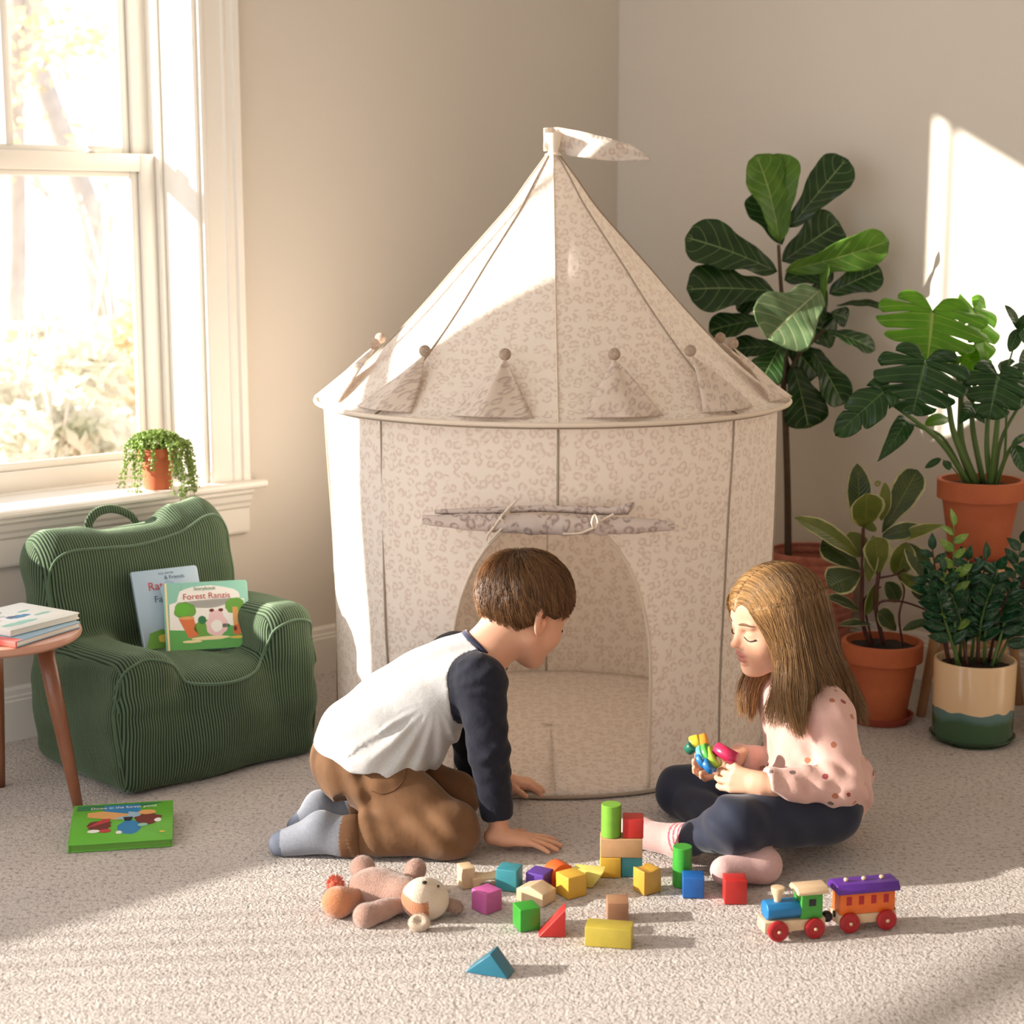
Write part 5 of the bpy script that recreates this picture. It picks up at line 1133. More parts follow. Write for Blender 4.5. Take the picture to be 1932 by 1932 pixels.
def fuzz(o, mt, n, L_, seed):
    me = o.data; rs_ = np.random.RandomState(seed); nv = len(me.vertices); co = np.zeros(nv*3, np.float32); me.vertices.foreach_get('co', co); co = co.reshape(-1,3); no = np.zeros(nv*3, np.float32); me.vertices.foreach_get('normal', no); no = no.reshape(-1,3)
    i = rs_.randint(0, nv, n); p = co[i]+rs_.normal(0,.0006,(n,3)); d = no[i]+rs_.normal(0,.45,(n,3)); d /= np.linalg.norm(d, axis=1, keepdims=True); a = np.cross(d, [0.3,.2,.9]); a = a/np.linalg.norm(a, axis=1, keepdims=True)*.0004; q = p+d*L_*rs_.uniform(.6,1.2,(n,1))
    V = np.stack([p-a, p+a, q], 1).reshape(-1,3); m2 = meshof(V.tolist(), [(3*k, 3*k+1, 3*k+2) for k in range(n)], 'fuzz'); link('fuzz', m2, mt, o, smooth=False)
for o_ in list(plush.children):
    if o_.name.split('.')[0] in ('body','arm','leg','ear'): fuzz(o_, o_.data.materials[0], 5000 if 'body' in o_.name else 2200, .0028, 3)
rnd = random.Random(4); m = MB(); tcn = g_(633,1668,2.99); m.ball(tcn, .013, 14, 10)
for _ in range(500):
    d = Vector((rnd.gauss(0,1), rnd.gauss(0,1), rnd.gauss(0,1))).normalized(); a = d.orthogonal().normalized()*.0012; p_ = tcn+d*.011; q_ = tcn+d*rnd.uniform(.017,.021)
    m.add([p_-a, p_+a, q_], [(0,1,2)])
m.build('tail', M_tuft, plush, smooth=True)
m = MB(); m.ball(g_(800,1687,2.888), .0026, 10, 8); m.build('eye', M_bead, plush, smooth=True)
m = MB(); m.ball(g_(827,1672,2.905), .0026, 10, 8); m.build('eye', M_bead, plush, smooth=True)
m = MB(); m.ball(g_(801,1665,2.888), .004, 12, 8, sc3=(1.2,.8,.8)); m.build('nose', M_bead, plush, smooth=True)
# ================================================================ people
def skin_mat(name, base):
    m = mat(name, base, .55, attr='tint', sss=.12, var=(60,.06), bump=(500,.12,.0006)); return m
def strands(name, paths, r0, mt, parent, r1=None, taper=.35, tint=None):
    """paths: (N, K, 3) array -> one mesh of thin three-sided hairs"""
    N_, K, _ = paths.shape; T = np.gradient(paths, axis=1); T /= np.maximum(np.linalg.norm(T, axis=2, keepdims=True), 1e-9)
    ref = np.array([.3,.9,.2]); A = np.cross(T, ref); A /= np.maximum(np.linalg.norm(A, axis=2, keepdims=True), 1e-9); B = np.cross(T, A)
    t = np.linspace(0, 1, K)[None,:,None]; rad = r0*(1-(1-taper)*t**2)
    ring = [paths+(A*math.cos(q)+B*math.sin(q))*rad for q in (0, 2.094, 4.189)]
    V = np.stack(ring, 2).reshape(-1, 3); i = np.arange(N_)[:,None,None]; k = np.arange(K-1)[None,:,None]; j = np.arange(3)[None,None,:]; b = (i*K+k)*3
    F = np.stack([b+j, b+(j+1)%3, b+3+(j+1)%3, b+3+j], -1).reshape(-1, 4)
    me = bpy.data.meshes.new(name); me.vertices.add(len(V)); me.vertices.foreach_set('co', V.astype(np.float32).ravel()); me.loops.add(F.size); me.loops.foreach_set('vertex_index', F.astype(np.int32).ravel())
    me.polygons.add(len(F)); me.polygons.foreach_set('loop_start', np.arange(0, F.size, 4, dtype=np.int32)); me.update(calc_edges=True)
    rs = np.random.RandomState(5); c = np.repeat(np.clip(rs.rand(N_)*.45+tint*.55, 0, 1) if tint is not None else rs.rand(N_), K*3); ca = me.color_attributes.new('tint', 'FLOAT_COLOR', 'POINT'); ca.data.foreach_set('color', np.c_[c,c,c,np.ones(len(c))].astype(np.float32).ravel())
    return link(name, me, mt, parent)
def hair_mat(name, dark, light):
    m = bpy.data.materials.new(name); m.use_nodes = True; nt = m.node_tree; p = nt.nodes['Principled BSDF']; a = nt.nodes.new('ShaderNodeAttribute'); a.attribute_name = 'tint'
    r = nt.nodes.new('ShaderNodeValToRGB'); r.color_ramp.elements[0].color = (*dark,1); r.color_ramp.elements[1].color = (*light,1); nt.links.new(a.outputs['Fac'], r.inputs[0]); nt.links.new(r.outputs[0], p.inputs['Base Color'])
    p.inputs['Roughness'].default_value = .38; p.inputs['Specular IOR Level'].default_value = .6
    t = nt.nodes.new('ShaderNodeBsdfTranslucent'); nt.links.new(r.outputs[0], t.inputs[0]); ms = nt.nodes.new('ShaderNodeMixShader'); ms.inputs[0].default_value = .2
    nt.links.new(p.outputs[0], ms.inputs[1]); nt.links.new(t.outputs[0], ms.inputs[2]); nt.links.new(ms.outputs[0], nt.nodes['Material Output'].inputs[0])
    return m
def V3(a, b=None, c=None): return Vector(a) if b is None else Vector((a, b, c))
class Head:
    def __init__(s, c, yaw, pitch, roll=0, k=1.0):
        s.c = Vector(c); s.k = k
        f = Vector((math.cos(pitch)*math.cos(yaw), math.cos(pitch)*math.sin(yaw), -math.sin(pitch))); l = Vector((-math.sin(yaw), math.cos(yaw), 0)); u = f.cross(l)
        Q = Matrix.Rotation(roll, 3, f); s.f, s.l, s.u = f, Q @ l, Q @ u
        s.M = Matrix((s.f, s.l, s.u)).transposed()
    def w(s, x, y, z): return s.c+(s.f*x+s.l*y+s.u*z)*s.k
    def E(s, x, y, z, a, b, c, rot=None): return el(s.w(x, y, z), (a*s.k, b*s.k, c*s.k), (s.M @ rot) if rot else s.M)
    def C(s, a, b, r1, r2=None): return rc(s.w(*a), s.w(*b), r1*s.k, (r2 or r1)*s.k)
    def loc(s, P):                          # world -> head coordinates, arrays
        d = (np.asarray(P)-np.array(s.c))/s.k; return d @ np.array([s.f, s.l, s.u]).T
    def sculpt(s, V_):
        p = V_.put
        p(s.E(-.012,0,.030, .090,.072,.080), .01); p(s.E(.022,0,-.018, .062,.060,.078), .03); p(s.E(.040,0,.045, .040,.056,.042), .03)
        for y in (-1,1):
            p(s.C((.002,y*.048,-.050),(.054,y*.014,-.084), .013,.012), .028); p(s.E(.052,y*.033,-.030, .026,.025,.026), .022)
        p(s.E(.068,0,-.085, .016,.018,.014), .018); p(s.E(.067,0,-.052, .017,.026,.024), .02)
        for y in (-1,1): p(s.E(.088,y*.031,.004, .017,.017,.011), .014, 's')
        p(s.C((.079,0,.010),(.093,0,-.021), .0062,.0080), .010); p(s.E(.0965,0,-.0245, .0092,.0092,.0078), .006)
        for y in (-1,1): p(s.E(.084,y*.0095,-.030, .0075,.0060,.0060), .005)
        for y in (-1,1): p(s.E(.0885,y*.0058,-.0355, .0034,.0030,.0026), .002, 's')
        for y in (-1,1): p(s.E(.0655,y*.031,-.001, .0148,.0150,.0132), .005)
        p(s.C((.074,-.036,.018),(.080,-.012,.014), .006), .012); p(s.C((.074,.036,.018),(.080,.012,.014), .006), .012)
        p(s.E(.0845,0,-.0475, .0085,.0170,.0052), .003); p(s.E(.0825,0,-.0600, .0084,.0145,.0058), .003); p(s.E(.079,0,-.0710, .006,.014,.004), .006, 's')
        p(s.C((.0905,-.014,-.0538),(.0905,.014,-.0538), .0022), .002, 's')
        for y in (-1,1):                    # ears
            Mr = Matrix.Rotation(R(-14), 3, 'Y') @ Matrix.Rotation(R(-y*22), 3, 'Z'); p(s.E(-.006,y*.075,-.008, .0200,.0070,.0320, Mr), .004); p(s.E(-.001,y*.083,-.004, .0125,.0068,.0200, Mr), .004, 's'); p(s.E(.003,y*.076,-.010, .0045,.005,.008, Mr), .003)
        p(s.C((-.026,0,-.045),(-.036,0,-.115), .040,.040), .025)
    def tint(s, V_, base):
        q = s.loc(V_); C = np.tile(np.array(base), (len(V_), 1)); pink = np.array([1.02,.72,.66])
        def mix(m, c, a): 
            m = np.clip(m, 0, 1)[:,None]*a; C[:] = C*(1-m)+np.asarray(c)*m
        b = np.array(base)
        for y in (-1,1):
            mix(1-np.linalg.norm((q-[.062,y*.036,-.030])/[.03,.022,.022], axis=1), b*pink, .7)
            mix(1.2-np.linalg.norm((q-[-.002,y*.076,-.006])/[.024,.014,.034], axis=1), b*pink, .6)
        mix(1.1-np.linalg.norm((q-[.094,0,-.026])/[.016,.014,.013], axis=1), b*pink, .5)
        lip = np.maximum(2.2-1.5*np.linalg.norm((q-[.088,0,-.0480])/[.016,.0190,.0062], axis=1), 2.2-1.5*np.linalg.norm((q-[.086,0,-.0600])/[.016,.0165,.0068], axis=1))
        mix(lip, np.array(srgb(196,112,104)), .8)
        return C
    def lashes(s, V_, root, mt, which=(-1,1)):
        for y in which:
            pts = []
            for t in np.linspace(0, 1, 12):
                yy = y*(.0165+.031*t); zz = -.0072-.0050*math.sin(math.pi*t)-.0015*t; o = s.w(.125, yy, zz); q = hit(V_, o, -s.f, .1, .0); pts.append(q+s.f*.0016)
            m = MB(); m.tube(pts, [.0007+.0011*t for t in np.linspace(0,1,12)], 6); m.build('eyelashes', mt, root, smooth=True)
    def brows(s, V_, root, mt, which=(-1,1)):
        for y in which:
            pts = []
            for t in np.linspace(0, 1, 10): pts.append(hit(V_, s.w(.13, y*(.014+.034*t), .0205+.004*math.sin(math.pi*t*.9)-.002*t), -s.f, .1, .0)+s.f*.0014)
            m = MB(); m.tube(pts, [.0030*math.sin(math.pi*(.18+.75*t)) for t in np.linspace(0,1,10)], 6, flat=s.f); m.build('eyebrow', mt, root, smooth=True)
def hand(V_, W_, d, n, thumb, curl=((15,20,15),)*4, spread=6, tcurl=(20,15), k=1.0, tdir=None):
    """W_ wrist, d towards the fingers, n back of the hand, thumb +1/-1: on which side of d x n"""
    W_ = Vector(W_); d = Vector(d).normalized(); n = (Vector(n)-d*d.dot(Vector(n))).normalized(); s = n.cross(d)*thumb
    put = V_.put; kn = []
    for i, (o, L) in enumerate(((.0195,.058),(.0065,.061),(-.0065,.058),(-.0185,.053))): kn.append(W_+(d*L+s*o+n*(.002-.001*abs(i-1.4)))*k)
    for i, q in enumerate(kn): put(rc(W_+s*(.010-.0065*i)*k+d*.004*k, q, .0125*k, .0085*k), .008)
    put(rc(W_-d*.02*k, W_+d*.012*k, .0165*k, .0155*k), .012)
    for i, q in enumerate(kn):
        Ls = [(.024,.017,.014),(.027,.019,.0145),(.025,.0175,.014),(.019,.014,.0125)][i]; rr = [.0068,.0069,.0066,.0058][i]*k
        a = R(spread*(1.3-i)); dd = (d*math.cos(a)+s*math.sin(a)).normalized(); nn = n; p = q; c = 0
        for j in range(3):
            c = R(curl[i][j]); ax = dd.cross(nn); Q = Matrix.Rotation(-c, 3, ax) ; dd2 = Q @ dd; nn = Q @ nn
            if dd2.dot(n) > dd.dot(n)+1e-6: Q = Matrix.Rotation(c, 3, ax); dd2 = Q @ dd; nn = Q @ Q @ nn
            dd = dd2.normalized(); e = p+dd*Ls[j]*k; put(rc(p, e, rr*(1-.08*j), rr*(1-.08*(j+1))), .0022); p = e
    td = Vector(tdir).normalized() if tdir is not None else (d*.62+s*.72-n*.32).normalized(); b0 = W_+(s*.013+d*.010-n*.003)*k; p = b0
    for j, (L, r_) in enumerate(((.026,.0105),(.020,.0078),(.016,.0068))):
        if j: td = (td*math.cos(R(tcurl[j-1]))+(-n*.35+d*.65)*math.sin(R(tcurl[j-1]))).normalized()
        e = p+td*L*k; put(rc(p, e, r_*k, r_*.85*k), .004); p = e
M_lash = mat('lash_brown', srgb(58,38,28), .6)
# ---------------------------------------------------------------- boy
ya = R(16); lat = Vector((-math.sin(ya), math.cos(ya), 0)); fwd = Vector((math.cos(ya), math.sin(ya), 0))
SCn = at(888,1258,3.39); PCn = at(680,1428,3.37)
sh = {s: SCn+lat*s*.098 for s in (-1,1)}; hp = {s: PCn+lat*s*.058+Vector((.0,0,-.01)) for s in (-1,1)}
elb = {-1: at(922,1418,3.262), 1: at(896,1436,3.53)}; wri = {-1: at(943,1572,3.262), 1: at(950,1487,3.60)}
wri[-1].z = max(wri[-1].z, .030); wri[1].z = .036
kne = {-1: onz(846,1566,.056), 1: onz(846,1506,.056)}; ank = {-1: onz(650,1578,.042), 1: onz(660,1533,.045)}; toe = {-1: onz(533,1592,.022), 1: onz(566,1562,.022)}
heel = {-1: onz(606,1562,.060), 1: onz(604,1522,.062)}
boy = empty('person', (PCn.x, PCn.y, 0), 'kneeling boy with short brown hair, grey and navy raglan shirt, leaning on his hands', 'person')
HB = Head(at(988,1152,3.43), R(33), R(26), roll=R(0), k=1.04)
spd = (SCn-PCn).normalized(); dep = lat.cross(spd).normalized()            # spine and body axes
if dep.z > 0: dep = -dep                                                    # towards the belly
Ms = Matrix((spd, lat, dep)).transposed()
def torso_prims(g=0.0):
    L_ = (SCn-PCn).length; o = PCn
    return [(el(o+spd*.01, (.075+g,.092+g,.078+g), Ms), .03), (el(o+spd*.09+dep*.005, (.09+g,.082+g,.072+g), Ms), .04), (el(o+spd*.18+dep*.004, (.085+g,.094+g,.076+g), Ms), .04), (el(o+spd*.09-dep*.034, (.085+g,.080+g,.074+g), Ms), .05), (el(o+spd*.175-dep*.026, (.08+g,.084+g,.062+g), Ms), .05), (rc(sh[-1]-spd*.01, sh[1]-spd*.01, .044+g), .05), (el(o+spd*.235-dep*.010, (.055+g,.082+g,.060+g), Ms), .04)]
lo = np.array([-.52, 3.10, -.01]); hi = np.array([.20, 3.78, .62])
vb = Vol(lo, hi, .0022)
for p_, k_ in torso_prims(): vb.put(p_, k_)
for s in (-1,1):
    vb.put(rc(sh[s], elb[s], .034, .026), .03); vb.put(rc(elb[s], wri[s], .026, .018), .012)
    vb.put(rc(hp[s], kne[s], .064, .045), .03); vb.put(rc(kne[s], ank[s], .044, .026), .02); vb.put(rc(ank[s], heel[s], .026, .022), .02); vb.put(rc(heel[s], toe[s], .024, .017), .02); vb.put(rc(ank[s], toe[s], .026, .016), .02)
HB.sculpt(vb); vb.put(rc(HB.w(-.03,0,-.05), SCn+spd*.03-dep*.012, .038, .046), .03)
hand(vb, wri[-1]+Vector((.004,-.002,-.008)), (1,.02,-.10), (.12,0,1), 1, curl=((4,6,6),(6,6,6),(8,6,6),(8,8,6)), spread=11, tcurl=(10,8), k=1.0, tdir=(.5,.85,-.05))
hand(vb, wri[1]+Vector((.004,0,-.006)), (1,-.12,-.05), (.1,0,1), -1, curl=((25,35,20),(28,40,20),(30,45,25),(30,45,25)), spread=6, tcurl=(10,10), k=.98, tdir=(.55,-.8,-.1))
vb.cut(lambda P: .003-P[2])
SK = np.array(srgb(226,172,142)); M_skin = skin_mat('skin_boy', tuple(SK))
body_b = vb.build('body', M_skin, boy, smooth=1, colf=lambda V_: HB.tint(V_, SK))
# top-level object is the Empty; the figure itself is one continuous mesh
HB.lashes(vb, boy, M_lash, (-1,)); HB.brows(vb, boy, M_lash, (-1,))
# shirt body
M_shirt = mat('heather_grey_jersey', srgb(206,205,204), .9, var=(220,.10), bump=(24,.5,.008), sheen=.3)
M_navy = mat('navy_jersey', srgb(18,21,38), .9, var=(90,.25), bump=(34,.6,.007), sheen=.12); M_band = mat('navy_neckband', srgb(48,50,74), .9, sheen=.3)
def folds_b(P):
    x, y, z = P; a = (x-PCn.x)*spd.x+(z-PCn.z)*spd.z; b = (x-PCn.x)*dep.x+(z-PCn.z)*dep.z
    m1 = np.exp(-((a-.10)/.10)**2-((b-.04)/.05)**2)
    q = a-.22; r_ = b+.02; th = np.arctan2(r_, -q); rd = np.sqrt(q*q+r_*r_)
    return .0042*np.sin(th*22+rd*20)*np.exp(-((rd-.14)/.07)**2)*(b > -.04)+.004*np.sin(a*95+b*60+8*y)*np.exp(-((a-.01)/.035)**2-((b-.05)/.05)**2)+.0012*np.sin(a*60+y*40)
vs_ = Vol(lo, hi, .003)
for p_, k_ in torso_prims(.010): vs_.put(p_, k_)
vs_.put(el(PCn+spd*.10+dep*.060, (.085,.078,.040), Ms), .05); vs_.put(el(PCn+spd*.02+dep*.045, (.05,.088,.045), Ms), .04); vs_.put(rc(SCn+spd*.0-dep*.01, SCn+spd*.035-dep*.012, .062,.052), .03)
HEMN = Vector((.22,.0,.97)).normalized(); hem_n = HEMN; hem0 = at(700,1418,3.37); vs_.put(el(PCn+spd*.01, (.085,.120,.104), Ms), .03); vs_.put(rc(hp[-1]+spd*.025, hp[1]+spd*.025, .085), .07); vs_.put(el(PCn+spd*.05+dep*.075, (.07,.08,.04), Ms), .04)
torsoF = vs_.F.copy()
def plane(P, p0, n): return (P[0]-p0[0])*n[0]+(P[1]-p0[1])*n[1]+(P[2]-p0[2])*n[2]
rag = {}
for s in (-1,1):
    a_ = SCn+spd*.012+lat*s*.0+dep*(-.045); n_ = (Vector((.90,0,-.30))+lat*s*.45).normalized(); rag[s] = (at(928,1200,3.31) if s < 0 else at(948,1200,3.34)+lat*.09, n_)
vs_.cut(lambda P: .004*np.sin((P[0]-3.3)*70)-plane(P, hem0, hem_n))
vs_.warp(folds_b)
neckcut = lambda P: plane(P, HB.w(-.03,0,-.052).lerp(SCn, .58), (HB.w(-.03,0,-.05)-SCn).normalized())
vs_.cut(neckcut)
def armd(s):                                # distance to the arm's axis
    f = rc(sh[s]-spd*.006, elb[s], 1e-4)[0]; g_ = rc(elb[s], wri[s], 1e-4)[0]; return lambda P: np.minimum(f(P), g_(P))
vtorso = vs_.F.copy()
for s in (-1,1):
    va = Vol(lo, hi, .003); va.put(rc(sh[s]-spd*.006, elb[s], .052, .040), .03); wr_ = elb[s].lerp(wri[s], .80 if s < 0 else .86); va.put(rc(elb[s], wr_, .040, .033), .015)
    ad_ = (wri[s]-elb[s]).normalized(); va.cut(lambda P: plane(P, wr_, ad_))
    va.warp(lambda P: .0015*np.sin(plane(P, elb[s], ad_)*150+P[0]*90+P[1]*40)*np.exp(-(plane(P, elb[s], ad_)/.07)**2)+.0008*np.sin(P[2]*170+P[0]*150))
    hh = np.maximum(.016-np.abs(vs_.F-va.F), 0)/.016; vs_.F = np.minimum(vs_.F, va.F)-hh*hh*.016*.25
whole = vs_.F.copy()
def gsel(s):
    return lambda P: np.where((plane(P, SCn, lat)*s > 0), np.maximum(plane(P, rag[s][0], rag[s][1]), .066-armd(s)(P)), -1)
vs_.F = np.maximum(whole, 0*whole-9)
for s in (-1,1): vs_.cut(gsel(s))
vs_.build('shirt', M_shirt, boy, smooth=3)
for s in (-1,1):
    va = Vol(lo, hi, .003); va.F = whole.copy(); va.cut(lambda P: -gsel(s)(P)); va.cut(lambda P: -s*plane(P, SCn, lat)-.001)
    va.build('sleeve', M_navy, boy, smooth=3)
m = MB(); nc = HB.w(-.03,0,-.052).lerp(SCn, .55); nd = (HB.w(-.03,0,-.05)-SCn).normalized(); a_ = nd.orthogonal().normalized(); b_ = nd.cross(a_)
m.tube([nc+(a_*math.cos(t)+b_*math.sin(t))*.0535 for t in np.linspace(0, 2*math.pi, 49)], .0075, 10, cap=False, flat=None); m.build('neckband', M_band, boy, smooth=True)
# trousers
M_trous = mat('rust_brown_twill', srgb(116,80,48), .85, var=(26,.18), bump=(40,.4,.004), sheen=.2); M_thread = mat('trouser_stitching', srgb(92,58,34), .8)
vt = Vol(lo, hi, .003)
for p_, k_ in torso_prims(.004)[:1]: vt.put(p_, k_)
vt.put(el(PCn-spd*.02-dep*.006, (.080,.104,.090), Ms), .03)
for s in (-1,1):
    vt.put(rc(hp[s], kne[s], .078, .056), .025); vt.put(rc(kne[s], ank[s], .054, .038), .02); vt.put(el(kne[s]+Vector((.004,0,.002)), (.058,.054,.052)), .02)
vt.put(el(PCn+spd*.05, (.06,.098,.082), Ms), .03); vt.cut(lambda P: plane(P, at(700,1400,3.37), HEMN)-.012); 
for s in (-1,1):
    ad_ = (ank[s]-kne[s]).normalized(); vt.cut(lambda P, s=s, ad_=ad_: np.where(np.sqrt((P[0]-ank[s].x)**2+(P[1]-ank[s].y)**2+(P[2]-ank[s].z)**2) < .082, plane(P, ank[s]-ad_*.004, ad_), -1))
def folds_t(P):
    x, y, z = P; w1 = np.exp(-((x-kne[-1].x)/.09)**2-((z-.08)/.05)**2); w2 = np.exp(-((x-ank[-1].x-.02)/.05)**2); w3 = np.exp(-((x-PCn.x-.05)/.09)**2-((z-PCn.z+.03)/.05)**2)
    return .0035*np.sin(z*110+x*90)*w1+.004*np.sin(x*130+z*40+y*20)*w2+.0028*np.sin(x*45-z*95)*w3+.001*np.sin(x*70+y*50+z*30)
vt.warp(folds_t); vt.cut(lambda P: .004-P[2]); trous = vt.build('trousers', M_trous, boy, smooth=2)
M_rib = mat('ribbed_cuff', srgb(104,70,42), .9)
for s in (-1,1):
    ad_ = (ank[s]-kne[s]).normalized(); c0 = ank[s]-ad_*.026; a_ = ad_.orthogonal().normalized(); b_ = ad_.cross(a_); m = MB(); V = []; na = 72
    for i, (t, r_) in enumerate(((-.006,.038),(.0,.0425),(.014,.0425),(.030,.0415),(.035,.039),(.035,.030))):
        for j in range(na):
            q = 2*math.pi*j/na; rr = r_+.0007*math.sin(q*30); V.append(c0+ad_*t+(a_*math.cos(q)+b_*math.sin(q))*rr)
    for v__ in V: v__.z = max(v__.z, .004)
    m.add(V, [(i*na+j, i*na+(j+1)%na, (i+1)*na+(j+1)%na, (i+1)*na+j) for i in range(5) for j in range(na)]); m.build('ankle_cuff', M_rib, trous, smooth=True)
m = MB()                                    # waist and pocket stitching
def surf_path(V_, pix, Y0, n=24):
    P_ = spline([V3(x, y, 0) for x, y in pix], n); out = []
    for q in P_:
        a = at(q.x, q.y, Y0); d = (a-Vector((0,0,EYE))).normalized(); out.append(hit(V_, a, d, .4, .0008))
    return out
m.tube(surf_path(vt, [(768,1452),(762,1470),(745,1490),(720,1498),(700,1492)], 3.15), .0009, 5); m.build('pocket_seam', M_thread, trous, smooth=True)
# socks
M_sock = mat('heather_sock', srgb(140,144,154), .95, var=(200,.14), bump=(300,.5,.001), sheen=.3); M_sockt = mat('sock_toe', srgb(98,104,118), .95, bump=(300,.5,.001))
for s in (-1,1):
    v_ = Vol(lo, hi, .0028); g = .0055
    v_.put(rc(ank[s], heel[s], .026+g, .024+g), .02); v_.put(rc(heel[s], toe[s], .026+g, .018+g), .02); v_.put(rc(ank[s], toe[s], .028+g, .017+g), .02); v_.put(rc(ank[s].lerp(kne[s], .08), ank[s], .027+g), .02)
    v_.cut(lambda P: .003-P[2]); T_ = np.array(toe[s]); A_ = np.array(ank[s]); dv = (T_-A_)/np.linalg.norm(T_-A_); Lf = np.linalg.norm(T_-A_)
    v_.build('sock', [M_sock, M_sockt], boy, smooth=2, matf=lambda C: (((C-A_) @ dv) > Lf-.002).astype(int))
# hair
M_hair_b = hair_mat('brown_hair', srgb(52,32,20), srgb(182,132,86)); M_cap_b = mat('brown_hair_base', srgb(74,48,30), .7, var=(60,.3))
def hair_shell(H, c0, rad): return lambda dirs, lift: (np.array([c0])+dirs*np.array([rad])*(1+lift))
def to_world(H, P): return np.array(H.c)+(P @ np.array([H.f, H.l, H.u]))*H.k
rs = np.random.RandomState(2)
c0 = np.array([-.012,0,.031]); rad = np.array([.0955,.0795,.0865])
N_ = 9000; d = rs.normal(size=(N_*3,3)); d /= np.linalg.norm(d, axis=1, keepdims=True); P0 = c0+d*rad
ok = (P0[:,2] > np.interp(P0[:,0], [-.11,-.06,-.02,.0,.03,.055,.075,.09], [-.050,-.056,-.030,.012,.010,.030,.060,.066])); d = d[ok][:N_]; N_ = len(d)
wh = np.array([-.45,.10,.88]); wh /= np.linalg.norm(wh); K = 9; path = np.zeros((N_, K, 3)); cur = d.copy(); Ln = rs.uniform(.32,.62,N_)*np.where(d[:,2] > .2, 1.15, .7)
sw = rs.normal(0, .05, N_); ci = (np.floor(d[:,0]*9+np.sin(d[:,1]*7)*1.5)*13+np.floor(d[:,1]*10+np.sin(d[:,2]*6))*7+np.floor(d[:,2]*9)*3); clump = np.sin(ci*12.9898)*1.0
for k in range(K):
    t = k/(K-1); lift = .03+.085*np.sin(t*1.9)*(.75+.25*rs.rand(N_))+.06*clump*t
    path[:,k] = c0+cur*rad*(1+lift[:,None]*(.9 if k else .2))
    tg = cur*(wh @ cur.T)[:,None]-wh; tg /= np.maximum(np.linalg.norm(tg, axis=1, keepdims=True), .05); bt = np.cross(cur, tg)
    tg = tg+bt*(sw+.38*np.sin(ci*4.7)*t+.15)[:,None]; cur = cur+tg*(Ln/(K-1))[:,None]; cur /= np.linalg.norm(cur, axis=1, keepdims=True)
zmin = np.interp(path[:,:,0], [-.12,-.07,-.03,.0,.03,.06,.08,.11], [-.060,-.066,-.046,.006,.010,.016,.034,.040]); path[:,:,2] = np.maximum(path[:,:,2], zmin+rs.uniform(-.003,.012,(N_,1))+.006*clump[:,None])
vh = Vol(np.array(HB.c)-.14, np.array(HB.c)+.14, .0025); vh.put(HB.E(c0[0],0,c0[2], rad[0]+.003, rad[1]+.003, rad[2]+.003), .005)
def hl_cut(H, xs, ys):
    def f(P):
        x, y, z = P[0]-H.c[0], P[1]-H.c[1], P[2]-H.c[2]
        X = (x*H.f[0]+y*H.f[1]+z*H.f[2])/H.k; Z = (x*H.u[0]+y*H.u[1]+z*H.u[2])/H.k
        return (np.interp(X, xs, ys)-Z)*.8
    return f
vh.cut(hl_cut(HB, [-.11,-.06,-.02,.0,.03,.055,.075,.09], [-.050,-.056,-.034,.006,.004,.024,.050,.056]))
hb_ = vh.build('hair', M_cap_b, boy, smooth=1); strands('hair_strands', to_world(HB, path.reshape(-1,3)).reshape(path.shape), .00042, M_hair_b, hb_, tint=.5+.5*np.sin(ci*3.1))
# ---------------------------------------------------------------- girl
yg = R(180+20); fg = Vector((math.cos(yg), math.sin(yg), 0)); lg_ = Vector((-math.sin(yg), math.cos(yg), 0))     # lg_: her left, towards the camera
SG = at(1520,1330,3.33); PG = at(1536,1548,3.29); PG.z = .098
G = {}
shg = {s: SG+lg_*s*.100+Vector((0,0,-.004)) for s in (-1,1)}; hpg = {s: PG+lg_*s*.060+fg*.01 for s in (-1,1)}
elg = {1: at(1592,1480,3.165), -1: at(1478,1455,3.40)}; wrg = {1: at(1440,1478,3.135), -1: at(1386,1430,3.30)}
kng = {1: at(1388,1556,3.10), -1: at(1288,1492,3.47)}; ang = {1: onz(1288,1588,.042), -1: onz(1440,1632,.036)}; tog = {1: onz(1196,1572,.040), -1: onz(1366,1642,.036)}
kng[1].z = max(kng[1].z, .07)
girl = empty('person', (PG.x, PG.y, 0), 'girl with long light brown hair in a pink top and navy leggings, sitting cross-legged', 'person')
HG = Head(at(1461,1172,3.34), R(180+22), R(10), roll=R(-2), k=.985)
ug = (SG-PG).normalized(); dg_ = fg; Mg = Matrix((ug, lg_, ug.cross(lg_))).transposed()
def torso_g(g=0.0):
    return [(el(PG, (.080+g,.098+g,.082+g), Mg), .03), (el(PG+ug*.08, (.08+g,.074+g,.066+g), Mg), .04), (el(PG+ug*.155, (.075+g,.078+g,.066+g), Mg), .04), (rc(shg[-1], shg[1], .040+g), .04)]
lo2 = np.array([.20, 2.98, -.01]); hi2 = np.array([.80, 3.66, .62])
vg = Vol(lo2, hi2, .0021)
for p_, k_ in torso_g(): vg.put(p_, k_)
for s in (-1,1):
    vg.put(rc(shg[s], elg[s], .030, .024), .03); vg.put(rc(elg[s], wrg[s], .024, .0165), .012)
    vg.put(rc(hpg[s], kng[s], .060, .043), .03); vg.put(rc(kng[s], ang[s], .040, .024), .02); vg.put(rc(ang[s], tog[s], .026, .019), .02)
HG.sculpt(vg); vg.put(rc(HG.w(-.03,0,-.05), SG+ug*.015, .036, .044), .03)
TOYC = at(1352,1424,3.215)
